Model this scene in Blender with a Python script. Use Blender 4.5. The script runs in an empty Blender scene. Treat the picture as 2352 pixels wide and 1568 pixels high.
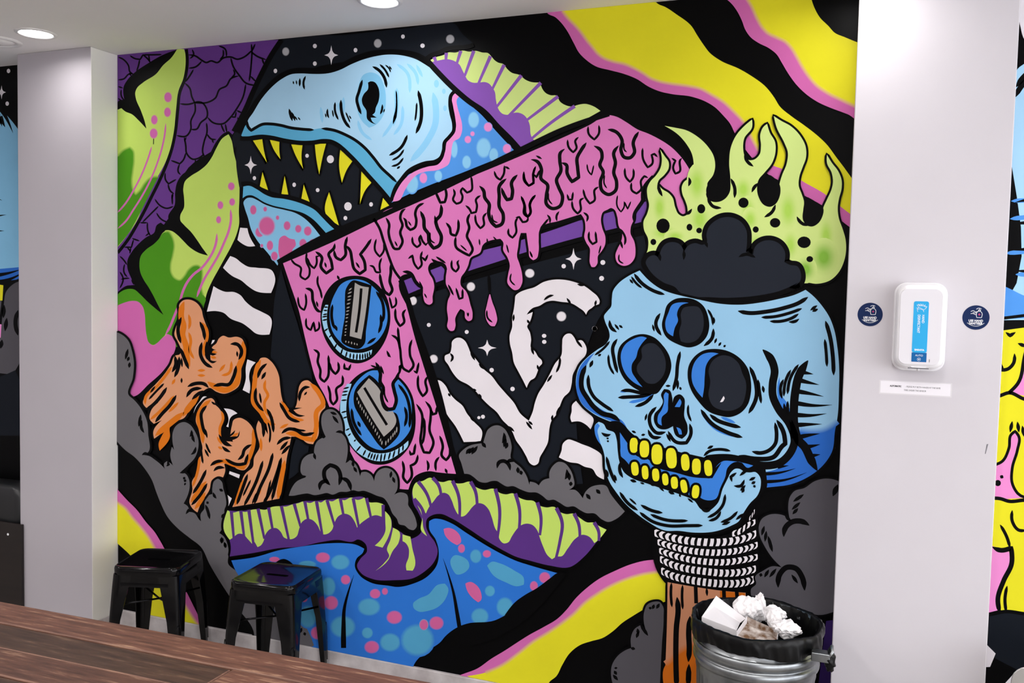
import bpy, bmesh, math, random
import numpy as np
from mathutils import Vector, Matrix
from mathutils.geometry import tessellate_polygon
random.seed(7)
SC = bpy.context.scene
COL = SC.collection
# ------------------------------------------------------------ camera
IW, IH, FPX = 2352.0, 1568.0, 2092.09
YAW, PITCH, ROLL = -0.379942, -0.054157, 0.0224757
CEIL = 2.75
CAM = np.array([0.0, -3.36914, 1.66964])
_cy, _sy, _cp, _sp = math.cos(YAW), math.sin(YAW), math.cos(PITCH), math.sin(PITCH)
FW = np.array([_sy*_cp, _cy*_cp, _sp]); _r = np.array([_cy, -_sy, 0.0]); _u = np.cross(_r, FW)
RT = math.cos(ROLL)*_r + math.sin(ROLL)*_u
UP = -math.sin(ROLL)*_r + math.cos(ROLL)*_u
cd = bpy.data.cameras.new('camera'); cam = bpy.data.objects.new('camera', cd); COL.objects.link(cam)
cd.sensor_width = 36.0; cd.lens = FPX/IW*36.0; cd.clip_start = 0.02
cam.matrix_world = Matrix(((RT[0], UP[0], -FW[0], CAM[0]), (RT[1], UP[1], -FW[1], CAM[1]), (RT[2], UP[2], -FW[2], CAM[2]), (0, 0, 0, 1)))
SC.camera = cam
def ray(x, y): return FW + RT*(x-IW/2)/FPX - UP*(y-IH/2)/FPX
def onY(x, y, Y=0.0): d = ray(x, y); return CAM + d*(Y-CAM[1])/d[1]
def onZ(x, y, Z=0.0): d = ray(x, y); return CAM + d*(Z-CAM[2])/d[2]
# ------------------------------------------------------------ world, exposure
w = bpy.data.worlds.new('daylight'); SC.world = w; w.use_nodes = True
bg = w.node_tree.nodes['Background']; bg.inputs[0].default_value = (0.96, 0.965, 1.0, 1); bg.inputs[1].default_value = 5.4
SC.view_settings.view_transform = 'Standard'; SC.view_settings.look = 'None'
SC.view_settings.gamma = 1.0; SC.view_settings.use_curve_mapping = False
SC.view_settings.exposure = 0.0
LAMP_W = 2.1         # watts of each downlight along the mural wall
SEAT_FILL_W = 17.0        # watts of each unseen downlight added over the seating to brighten the mural
# ------------------------------------------------------------ materials
def lin(c): return c/12.92 if c <= 0.04045 else ((c+0.055)/1.055)**2.4
def hexc(h): return tuple(lin(int(h[i:i+2], 16)/255) for i in (0, 2, 4))
MATS = {}
def mat(name, col, rough=0.5, metal=0.0, spec=0.5, noise=0.0, nscale=20.0, bump=0.0, bscale=200.0, emit=0.0, coat=0.0, stretch=None, col2=None):
    if name in MATS: return MATS[name]
    m = bpy.data.materials.new(name); m.use_nodes = True; nt = m.node_tree; b = nt.nodes['Principled BSDF']
    c = hexc(col) if isinstance(col, str) else col
    b.inputs['Base Color'].default_value = (*c, 1); b.inputs['Roughness'].default_value = rough
    b.inputs['Metallic'].default_value = metal; b.inputs['Specular IOR Level'].default_value = spec
    b.inputs['Coat Weight'].default_value = coat
    tc = nt.nodes.new('ShaderNodeTexCoord'); mp = nt.nodes.new('ShaderNodeMapping'); nt.links.new(tc.outputs['Object'], mp.inputs[0])
    if stretch: mp.inputs['Scale'].default_value = stretch
    if noise or col2:
        n = nt.nodes.new('ShaderNodeTexNoise'); n.inputs['Scale'].default_value = nscale; n.inputs['Detail'].default_value = 6
        nt.links.new(mp.outputs[0], n.inputs['Vector'])
        r = nt.nodes.new('ShaderNodeValToRGB'); nt.links.new(n.outputs['Fac'], r.inputs[0])
        c2 = hexc(col2) if col2 else tuple(x*(1-noise) for x in c)
        r.color_ramp.elements[0].position = 0.35; r.color_ramp.elements[1].position = 0.65
        r.color_ramp.elements[0].color = (*c2, 1); r.color_ramp.elements[1].color = (*c, 1)
        nt.links.new(r.outputs[0], b.inputs['Base Color'])
    if bump:
        n2 = nt.nodes.new('ShaderNodeTexNoise'); n2.inputs['Scale'].default_value = bscale; n2.inputs['Detail'].default_value = 3
        nt.links.new(mp.outputs[0], n2.inputs['Vector'])
        bp = nt.nodes.new('ShaderNodeBump'); bp.inputs['Strength'].default_value = bump; bp.inputs['Distance'].default_value = 0.002
        nt.links.new(n2.outputs['Fac'], bp.inputs['Height']); nt.links.new(bp.outputs[0], b.inputs['Normal'])
    if emit:
        b.inputs['Emission Color'].default_value = (*c, 1); b.inputs['Emission Strength'].default_value = emit
    MATS[name] = m; return m
# ------------------------------------------------------------ object helpers
def link(name, me, parent=None):
    o = bpy.data.objects.new(name, me); COL.objects.link(o)
    if parent: o.parent = parent
    return o
def obj(name, bm, m, parent=None, smooth=False, bevel=0.0, seg=2):
    me = bpy.data.meshes.new(name)
    bmesh.ops.recalc_face_normals(bm, faces=bm.faces); bm.to_mesh(me); bm.free()
    for mm in (m if isinstance(m, (list, tuple)) else [m]): me.materials.append(mm)
    o = link(name, me, parent)
    if smooth:
        for p in me.polygons: p.use_smooth = True
    if bevel:
        md = o.modifiers.new('bevel', 'BEVEL'); md.width = bevel; md.segments = seg; md.limit_method = 'ANGLE'; md.angle_limit = math.radians(40)
        for p in me.polygons: p.use_smooth = True
        wn = o.modifiers.new('wn', 'WEIGHTED_NORMAL'); wn.keep_sharp = True
    return o
def tag(o, label, cat, group=None):
    o['label'] = label; o['category'] = cat
    if group: o['group'] = group
    return o
def thing(name, label, cat, loc=(0, 0, 0), rz=0.0, group=None):
    o = link(name, None); o.location = loc; o.rotation_euler = (0, 0, rz); o.empty_display_size = 0.1
    return tag(o, label, cat, group)
def struct(name, bm, m, parent=None, **k):
    o = obj(name, bm, m, parent, **k); o['kind'] = 'structure'; return o
def box(x0, x1, y0, y1, z0, z1, bm=None):
    bm = bm or bmesh.new(); v = [bm.verts.new((x, y, z)) for x in (x0, x1) for y in (y0, y1) for z in (z0, z1)]
    for f in ((0, 1, 3, 2), (4, 6, 7, 5), (0, 4, 5, 1), (2, 3, 7, 6), (0, 2, 6, 4), (1, 5, 7, 3)): bm.faces.new([v[i] for i in f])
    return bm
def loft(rings, closed=True, cap0=True, cap1=True, bm=None):
    bm = bm or bmesh.new(); R = [[bm.verts.new(p) for p in r] for r in rings]; n = len(R[0])
    for a, b in zip(R, R[1:]):
        for i in range(n if closed else n-1):
            j = (i+1) % n; bm.faces.new((a[i], a[j], b[j], b[i]))
    if cap0 and closed: bm.faces.new(R[0][::-1])
    if cap1 and closed: bm.faces.new(R[-1])
    return bm
def circ(r, z, n=48, cx=0, cy=0): return [(cx+r*math.cos(2*math.pi*i/n), cy+r*math.sin(2*math.pi*i/n), z) for i in range(n)]
def rrect(w_, h_, r, k=5):
    out = []
    for cx, cy, a0 in ((w_/2-r, h_/2-r, 0), (-w_/2+r, h_/2-r, 90), (-w_/2+r, -h_/2+r, 180), (w_/2-r, -h_/2+r, 270)):
        for i in range(k+1):
            a = math.radians(a0+90*i/k); out.append((cx+r*math.cos(a), cy+r*math.sin(a)))
    return out
def tube(pts, r, n=8, bm=None):
    pts = [Vector(p) for p in pts]; rings = []
    for i, p in enumerate(pts):
        t = (pts[min(i+1, len(pts)-1)] - pts[max(i-1, 0)]).normalized()
        a = t.orthogonal().normalized() if i == 0 else (a - t*a.dot(t)).normalized()
        b = t.cross(a); rr = r[i] if isinstance(r, (list, tuple)) else r
        rings.append([tuple(p + a*math.cos(2*math.pi*k/n)*rr + b*math.sin(2*math.pi*k/n)*rr) for k in range(n)])
    return loft(rings, bm=bm)
def text(name, s, size, m, parent, loc, rot, align='CENTER', bold=0.0, sx=1.0, space=1.0):
    cu = bpy.data.curves.new(name, 'FONT'); cu.body = s; cu.size = size; cu.align_x = align; cu.align_y = 'CENTER'; cu.offset = bold; cu.space_character = space
    t = bpy.data.objects.new(name, cu); COL.objects.link(t); bpy.context.view_layer.update()
    me = bpy.data.meshes.new_from_object(t.evaluated_get(bpy.context.evaluated_depsgraph_get()))
    bpy.data.objects.remove(t); me.materials.clear(); me.materials.append(m)
    o = link(name, me, parent); o.location = loc; o.rotation_euler = rot; o.scale = (sx, 1, 1); return o
# ------------------------------------------------------------ the room
M_WALL = mat('white_wall_paint', 'cfcbd0', 0.55, spec=0.3, noise=0.03, nscale=3, bump=0.05, bscale=300)
M_CEIL = mat('ceiling_paint', 'f4f2f0', 0.8, spec=0.2, noise=0.02, nscale=2)
M_BASE = mat('scuffed_skirting', 'cfcaca', 0.5, spec=0.4, col2='a9a2a2', nscale=9)
M_FLOOR = mat('worn_concrete_floor', 'aaa49e', 0.5, noise=0.25, nscale=6)
PX0, PX1, PY = -3.8595, -3.3930, -0.1585      # left pillar
CX0, CX1 = -0.0945, 0.3700                    # right column
XL, XR, YB = -7.0, 4.0, -6.5
struct('floor', box(XL, XR, YB, 0.2, -0.1, 0), M_FLOOR)
struct('ceiling', box(XL, XR, YB, 0.2, CEIL, CEIL+0.15), M_CEIL)
struct('wall_back', box(XL, XR, 0.0, 0.2, 0, CEIL), M_WALL)
struct('wall_left', box(XL-0.2, XL, YB, 0.2, 0, CEIL), M_WALL)
pl_ = struct('wall_pillar_left', box(PX0, PX1, PY, 0.0, 0, CEIL), [M_WALL, mat('grey_wall_paint_shaded', 'b5b0b6', 0.55, spec=0.3, noise=0.04, nscale=2, bump=0.05, bscale=300), mat('cream_wall_paint_lit', 'e9e7e2', 0.55, spec=0.3, noise=0.03, nscale=2)], bevel=0.004)  # grey front toned down, cream side lightened: fall of light put into colour
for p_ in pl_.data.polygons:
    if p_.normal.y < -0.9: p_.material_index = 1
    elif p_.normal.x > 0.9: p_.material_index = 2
struct('wall_column_right', box(CX0, CX1, PY, 0.0, 0, CEIL), M_WALL, bevel=0.004)
# unseen shopfront open to the street on the right; front gap added for daylight
bm = box(XL, 1.8, YB-0.2, YB, 0, CEIL); box(1.8, XR, YB-0.2, YB, 0, 0.3, bm); box(1.8, XR, YB-0.2, YB, 2.55, CEIL, bm); struct('wall_front', bm, M_WALL)
struct('wall_right', box(XR, XR+0.2, YB, 0.2, 0, 0.7), M_WALL); struct('trim_1', box(XR, XR+0.2, YB, 0.2, 2.6, CEIL), M_WALL)
M_FR = mat('shopfront_frame', '3a3a3c', 0.4, metal=0.6)
for i, y in enumerate((-4.4, -2.2, 0.0)): struct('trim_%d' % (2+i), box(XR+0.05, XR+0.15, y, y+0.08, 0.3, 2.6), M_FR)
def skirt(name, x0, x1, y0, y1, face):
    bm = box(x0, x1, y0, y1, 0, 0.0785); return struct(name, bm, M_BASE, bevel=0.005)
skirt('baseboard_back', PX1+0.0005, CX0-0.0005, -0.014, 0.0, 'y')
skirt('baseboard_left', XL, PX0-0.0005, -0.014, 0.0, 'y')
skirt('baseboard_right', CX1+0.0005, XR, -0.014, 0.0, 'y')
for nm, a, b in (('baseboard_pillar', PX0, PX1), ('baseboard_column', CX0, CX1)):
    bm = box(a-0.004, b+0.006, PY-0.008, PY, 0, 0.062); box(b, b+0.006, PY, -0.016, 0, 0.062, bm); struct(nm, bm, M_BASE, bevel=0.002)
# ------------------------------------------------------------ painted murals: flat paint shapes lying on the wall
PAL = dict(K='060607', N='171b22', W='e6e1e6', WD='b0b0b4', Y='e4de2a', PR='cf6aae', PK='dc7cbc', PS='cc6299', PE='ea8fcf', L='bfdb68', LL='d2e88c', LG='a8d64e', LD='76b52e', G='4b911e',
  V='663b88', V2='8a58b4', V3='58337f', V4='744aa2', V5='33205a', B1='abd8f4', B2='5fb2da', B3='549ae8', B4='2f74cf', B5='86c2e6', B6='8dcdf2', B7='80c3e8', TE='519fc6',
  S='97c8e8', SD='2f6cc8', SE='3c80d8', GY='68666a', GD='545258', SK='dc9a72', OR='d8751d', SK2='c98b69', OR2='cc6a1a', GK='a5a29e', DS='252932', RW='9dcfee', KB='4088da')
PAL = {k: np.array(hexc(v)) for k, v in PAL.items()}
CROPS = {'A': (260, 80), 'B': (540, 60), 'C': (260, 440), 'D': (900, 60), 'E': (1260, 0), 'G': (1600, 0), 'H': (540, 380), 'I': (860, 380), 'J': (1180, 280), 'K': (1440, 260), 'M': (1640, 300),
  'N': (260, 640), 'O': (260, 900), 'Q': (460, 780), 'R': (640, 580), 'T': (700, 780), 'U': (980, 600), 'V': (980, 860), 'W': (1300, 620), 'X': (1560, 620), 'Y': (1260, 900), 'AA': (1560, 940),
  'AB': (500, 1080), 'AC': (820, 1060), 'AD': (1160, 1100), 'AE': (1400, 1168), 'S3': (400, 1200), 'AG': (1700, 1068, 4.354), 'BN': (1500, 1300, 4.9), '0': (0, 0, 1.0),
  'RT': (2200, 0, 1.96), 'RB': (2200, 768, 1.96), 'RC': (2240, 1300, 5.848)}
m = bpy.data.materials.new('mural_paint'); m.use_nodes = True; nt = m.node_tree; bs = nt.nodes['Principled BSDF']
va = nt.nodes.new('ShaderNodeVertexColor'); va.layer_name = 'Col'
nz = nt.nodes.new('ShaderNodeTexNoise'); nz.inputs['Scale'].default_value = 4.0; nz.inputs['Detail'].default_value = 5
tcn = nt.nodes.new('ShaderNodeTexCoord'); nt.links.new(tcn.outputs['Object'], nz.inputs['Vector'])
mr = nt.nodes.new('ShaderNodeMapRange'); mr.inputs['To Min'].default_value = 0.90; mr.inputs['To Max'].default_value = 1.08; nt.links.new(nz.outputs['Fac'], mr.inputs['Value'])
mx = nt.nodes.new('ShaderNodeMix'); mx.data_type = 'RGBA'; mx.blend_type = 'MULTIPLY'; mx.inputs[0].default_value = 1.0
nt.links.new(va.outputs['Color'], mx.inputs[6]); nt.links.new(mr.outputs[0], mx.inputs[7]); nt.links.new(mx.outputs[2], bs.inputs['Base Color'])
bs.inputs['Roughness'].default_value = 0.40; bs.inputs['Specular IOR Level'].default_value = 0.06
M_PAINT = m
class Ink:
    def __init__(s): s.v = []; s.c = []; s.f = []
    def add(s, pts, cols, faces, lev):
        b = len(s.v); s.v += [(p[0], p[1], lev) for p in pts]; s.c += [tuple(c) for c in cols]; s.f += [tuple(b+i for i in f) for f in faces]
CUR = [0, 0, 3.92]
def parse(tok):
    """numbers in crop pixels ('@X' switches the crop) -> photograph pixels; also the local scale"""
    out = []; buf = []
    for t in tok:
        if t[0] == '@':
            c = CROPS[t[1:]]; CUR[0], CUR[1] = c[0], c[1]; CUR[2] = c[2] if len(c) > 2 else 3.92
        else:
            buf.append(float(t))
            if len(buf) == 2: out.append((CUR[0]+buf[0]/CUR[2], CUR[1]+buf[1]/CUR[2])); buf = []
    return np.array(out)
def spline(P, closed, step=3.2, corner=62):
    n = len(P)
    if n < 3: 
        return P
    out = []; ca = math.cos(math.radians(corner))
    def isc(i):
        if not closed and (i == 0 or i == n-1): return True
        a = P[i]-P[i-1]; b = P[(i+1) % n]-P[i]; la = np.hypot(*a); lb = np.hypot(*b)
        return la < 1e-6 or lb < 1e-6 or (a@b)/(la*lb) < ca
    cor = [isc(i) for i in range(n)]; L = [np.hypot(*(P[(i+1) % n]-P[i])) for i in range(n)]
    def tan(i, side):
        if cor[i]: return None
        d0 = L[i-1]; d1 = L[i]
        return ((P[i]-P[i-1])/d0*d1 + (P[(i+1) % n]-P[i])/d1*d0)/(d0+d1)
    for i in range(n if closed else n-1):
        j = (i+1) % n; l = L[i]
        if l < 1e-6: continue
        m0 = tan(i, 1); m1 = tan(j, 0); ch = (P[j]-P[i])/l
        if m0 is None and m1 is None: m0 = m1 = ch
        elif m0 is None: m0 = 1.5*ch-0.5*m1
        elif m1 is None: m1 = 1.5*ch-0.5*m0
        k = max(1, min(8, int(l/step)))
        for t in np.arange(k)/k:
            out.append((2*t**3-3*t*t+1)*P[i]+(t**3-2*t*t+t)*l*m0+(-2*t**3+3*t*t)*P[j]+(t**3-t*t)*l*m1)
    if not closed: out.append(P[-1])
    return np.array(out)
def ribbon(P, w, closed=False, mode='b'):
    n = len(P)
    if closed: T = np.roll(P, -1, 0)-np.roll(P, 1, 0)
    else:
        T = np.gradient(P, axis=0)
    T = T/np.maximum(np.hypot(T[:, 0], T[:, 1])[:, None], 1e-6); N = np.stack([-T[:, 1], T[:, 0]], 1)
    s = np.concatenate([[0], np.cumsum(np.hypot(*(P[1:]-P[:-1]).T))]); t = s/s[-1]; L = s[-1]
    if mode == 'u' or closed: ww = np.ones(n)
    elif mode == 'e': ww = np.clip((1-t)*1.15, 0.02, 1)**0.8
    elif mode == 'v': ww = 1-0.3*t
    else:
        d = max(0.05, min(0.42, 1.3*w/L)); ww = np.clip(np.minimum(t, 1-t)/d, 0.03, 1)**0.65
    return P+N*(w/2*ww)[:, None], P-N*(w/2*ww)[:, None]
def paint(txt, mural, base_level=1.0):
    lo, hi = -3.3925, -0.0950
    figs = []; lev = base_level; fig = None; parts = None
    def wall(p):
        q = onY(p[0], p[1], 0.0)
        return (min(max(q[0], lo), hi), min(max(q[2], 0.079), CEIL-0.0005))
    def ink(part, sep=False):
        key = (part, len(parts)) if sep else (part, None)
        return parts.setdefault(key, Ink())
    def poly(I, P, col, L):
        W_ = [wall(p) for p in P]
        tri = tessellate_polygon([[Vector((a, b, 0)) for a, b in W_]])
        I.add(W_, [col]*len(W_), tri, L)
    def strip(I, A, B, ca, cb, L, closed=False):
        n = len(A); pts = [wall(p) for p in A]+[wall(p) for p in B]
        fs = []
        for i in range(n if closed else n-1):
            j = (i+1) % n; fs += [(i, j, n+j), (i, n+j, n+i)]
        I.add(pts, [ca]*n+[cb]*n, fs, L)
    def ell(cx, cy, rx, ry, k=20, rot=0.0, sq=1.0):
        a = np.arange(k)*2*math.pi/k; c = np.sign(np.cos(a))*np.abs(np.cos(a))**sq; s_ = np.sign(np.sin(a))*np.abs(np.sin(a))**sq
        x = c*rx; y = s_*ry; cr, sr = math.cos(rot), math.sin(rot)
        return np.stack([cx+x*cr-y*sr, cy+x*sr+y*cr], 1)
    K = PAL['K']
    for line in txt.strip().split('\n'):
        tk = line.split()
        if tk[0] == '!': lo, hi = float(tk[1]), float(tk[2]); continue
        if tk[0] == '#':
            head, _, lab = line[2:].partition(': '); parts = {}; figs.append((head, lab, parts)); lev += 1; continue
        op = tk[0]
        if op in 'fg':
            part, col = tk[1], PAL[tk[2]]; P = parse(tk[3:]); lev += 1
            poly(ink(part, True), spline(P, True) if op == 'f' else P, col, lev)
        elif op == 'q':
            w_, part, col = float(tk[1]), tk[2], PAL[tk[3]]; P = spline(parse(tk[4:]), True); lev += 1
            A, B = ribbon(P, w_/CUR[2], True); strip(ink('outline', True), A, B, K, K, lev, True); lev += 1
            poly(ink(part, True), P, col, lev)
        else:
            if op in 'seu': col = K; w_ = float(tk[1])*(1.22 if op == 's' else 1.0); rest = tk[2:]; part = 'line_work'; off = 0.6
            elif op in 'cvr': col = PAL[tk[1]]; rest = tk[3:] if op != 'r' else tk[4:]; w_ = float(tk[2] if op != 'r' else tk[3]); part = 'colour_stroke'; off = 0.3
            elif op in 'db': part = tk[1]; col = PAL[tk[2]]; rest = tk[3:] if op == 'd' else tk[4:]; off = 0.35
            elif op == 'a': part = tk[1]; col = PAL[tk[2]]; rest = tk[4:]; off = 0.15
            elif op == 't': part = 'star'; col = PAL[tk[1]]; rest = tk[2:]; off = 0.35
            elif op == 'm': part = 'tooth'; col = PAL[tk[1]]; rest = tk[2:]
            elif op == 'k': part = 'coil'; col = PAL[tk[1]]; w_ = float(tk[2]); nb = int(tk[3]); rest = tk[4:]; off = 0.5
            groups = ' '.join(rest).split(';')
            for g in groups:
                gt = g.split()
                if not gt: continue
                if op in 'seucvr':
                    P = parse(gt); P = spline(P, False, 3.0)
                    if len(P) == 2: P = np.array([P[0]+(P[1]-P[0])*t for t in np.linspace(0, 1, 7)])
                    A, B = ribbon(P, w_/CUR[2], False, {'s': 'b', 'c': 'b', 'e': 'e', 'u': 'u', 'v': 'v', 'r': 'u'}[op])
                    if op == 'r': strip(ink('soft_edge'), A, B, PAL[tk[2]], col, lev+off)
                    else: strip(ink(part), A, B, col, col, lev+off)
                    continue
                # records of numbers, first pair through the crop transform
                for t in gt:
                    if t[0] == '@': parse([t])
                nums = [float(t) for t in gt if t[0] != '@']; sc = CUR[2]
                cx, cy = CUR[0]+nums[0]/sc, CUR[1]+nums[1]/sc
                if op == 'd':
                    poly(ink(part, True), ell(cx, cy, nums[2]/sc, nums[3]/sc, 16), col, lev+off)
                elif op in 'ba':
                    bgc = PAL[tk[3]]; I = ink(part, True); lev += 0.25; rx, ry = nums[2]/sc, nums[3]/sc
                    if op == 'b':
                        k = min(0.82, 1-5.0/(2*max(rx, ry)+5)); A = ell(cx, cy, rx*k, ry*k, 22); B = ell(cx, cy, rx*1.08, ry*1.08, 22)
                        poly(I, A, col, lev+off); strip(I, A, B, col, bgc, lev+off, True)
                    else:
                        rings = [(0.0, 1.0), (0.25, 0.86), (0.5, 0.5), (0.75, 0.16), (1.0, 0.0)]
                        prev = None
                        for q, f in rings[1:]:
                            A = ell(cx, cy, rx*q*1.25, ry*q*1.25, 22)
                            if prev is None: poly(I, A, bgc+(col-bgc)*f, lev+off)
                            else: strip(I, prev[0], A, bgc+(col-bgc)*prev[1], bgc+(col-bgc)*f, lev+off, True)
                            prev = (A, f)
                elif op == 't':
                    a = np.arange(24)*2*math.pi/24; c, s_ = np.cos(a), np.sin(a); r = 1/(np.abs(c)**0.55+np.abs(s_)**0.55)**(1/0.55)
                    poly(ink(part, True), np.stack([cx+nums[2]/sc*r*c, cy+nums[3]/sc*r*s_], 1), col, lev+off)
                elif op == 'm':
                    E = ell(cx, cy, nums[2]/sc, nums[3]/sc, 20, math.radians(nums[4]), 0.75); cxy = np.array([cx, cy])
                    O = ell(cx, cy, (nums[2]+22)/sc, (nums[3]+22)/sc, 20, math.radians(nums[4]), 0.85)
                    lev += 1; poly(ink('outline', True), O, K, lev); lev += 1; poly(ink('tooth', True), E, col, lev)
                elif op == 'k':
                    P = spline(parse(gt), False, 1.0); s_ = np.concatenate([[0], np.cumsum(np.hypot(*(P[1:]-P[:-1]).T))]); T = s_[-1]; I = ink(part)
                    def at(q): return np.array([np.interp(q, s_, P[:, 0]), np.interp(q, s_, P[:, 1])])
                    h = w_/sc/2
                    for b in range(nb):
                        d = T/nb; a0 = b*d+0.22*d; a1 = (b+1)*d-0.20*d; u = (b+0.5)/nb; bow = (u-0.5)*2*d*0.55
                        q = []
                        for t in np.linspace(-1, 1, 6):
                            p = at(min(max(a0+bow*(1-t*t)-d*0.1*t, 0), T)); q.append(p+np.array([0, t*h*(0.86 if abs(t) == 1 else 0.86)]))
                        for t in np.linspace(1, -1, 6):
                            p = at(min(max(a1+bow*(1-t*t)-d*0.1*t, 0), T)); q.append(p+np.array([0, t*h*0.86]))
                        poly(I, np.array(q), col, lev+off)
    for name, lab, parts in figs:
        fo = link(name, None, mural); fo['label'] = lab
        for (pn, _), I in parts.items():
            me = bpy.data.meshes.new(pn)
            me.from_pydata([(x, -0.0006-6e-5*l, z) for x, z, l in I.v], [], I.f)
            ca = me.color_attributes.new('Col', 'FLOAT_COLOR', 'POINT')
            ca.data.foreach_set('color', np.array([(*c, 1.0) for c in I.c], dtype=np.float32).ravel())
            # paint faces the room
            if len(me.polygons):
                bm = bmesh.new(); bm.from_mesh(me)
                for f in bm.faces:
                    f.normal_update()
                    if f.normal.y > 0: f.normal_flip()
                bm.to_mesh(me); bm.free()
            me.materials.append(M_PAINT); po = link(pn, me, fo)
            if pn in ('line_work', 'colour_stroke', 'soft_edge', 'coil'): po['kind'] = 'stuff'
    return lev
def mural_base(mural, x0, x1):
    me = bpy.data.meshes.new('black_ground'); me.from_pydata([(x0, -0.0004, 0.0785), (x1, -0.0004, 0.0785), (x1, -0.0004, CEIL), (x0, -0.0004, CEIL)], [], [(0, 1, 2, 3)])
    ca = me.color_attributes.new('Col', 'FLOAT_COLOR', 'POINT')
    for d in ca.data: d.color = (*PAL['K'], 1)
    me.materials.append(M_PAINT); link('black_ground', me, mural)
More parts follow.
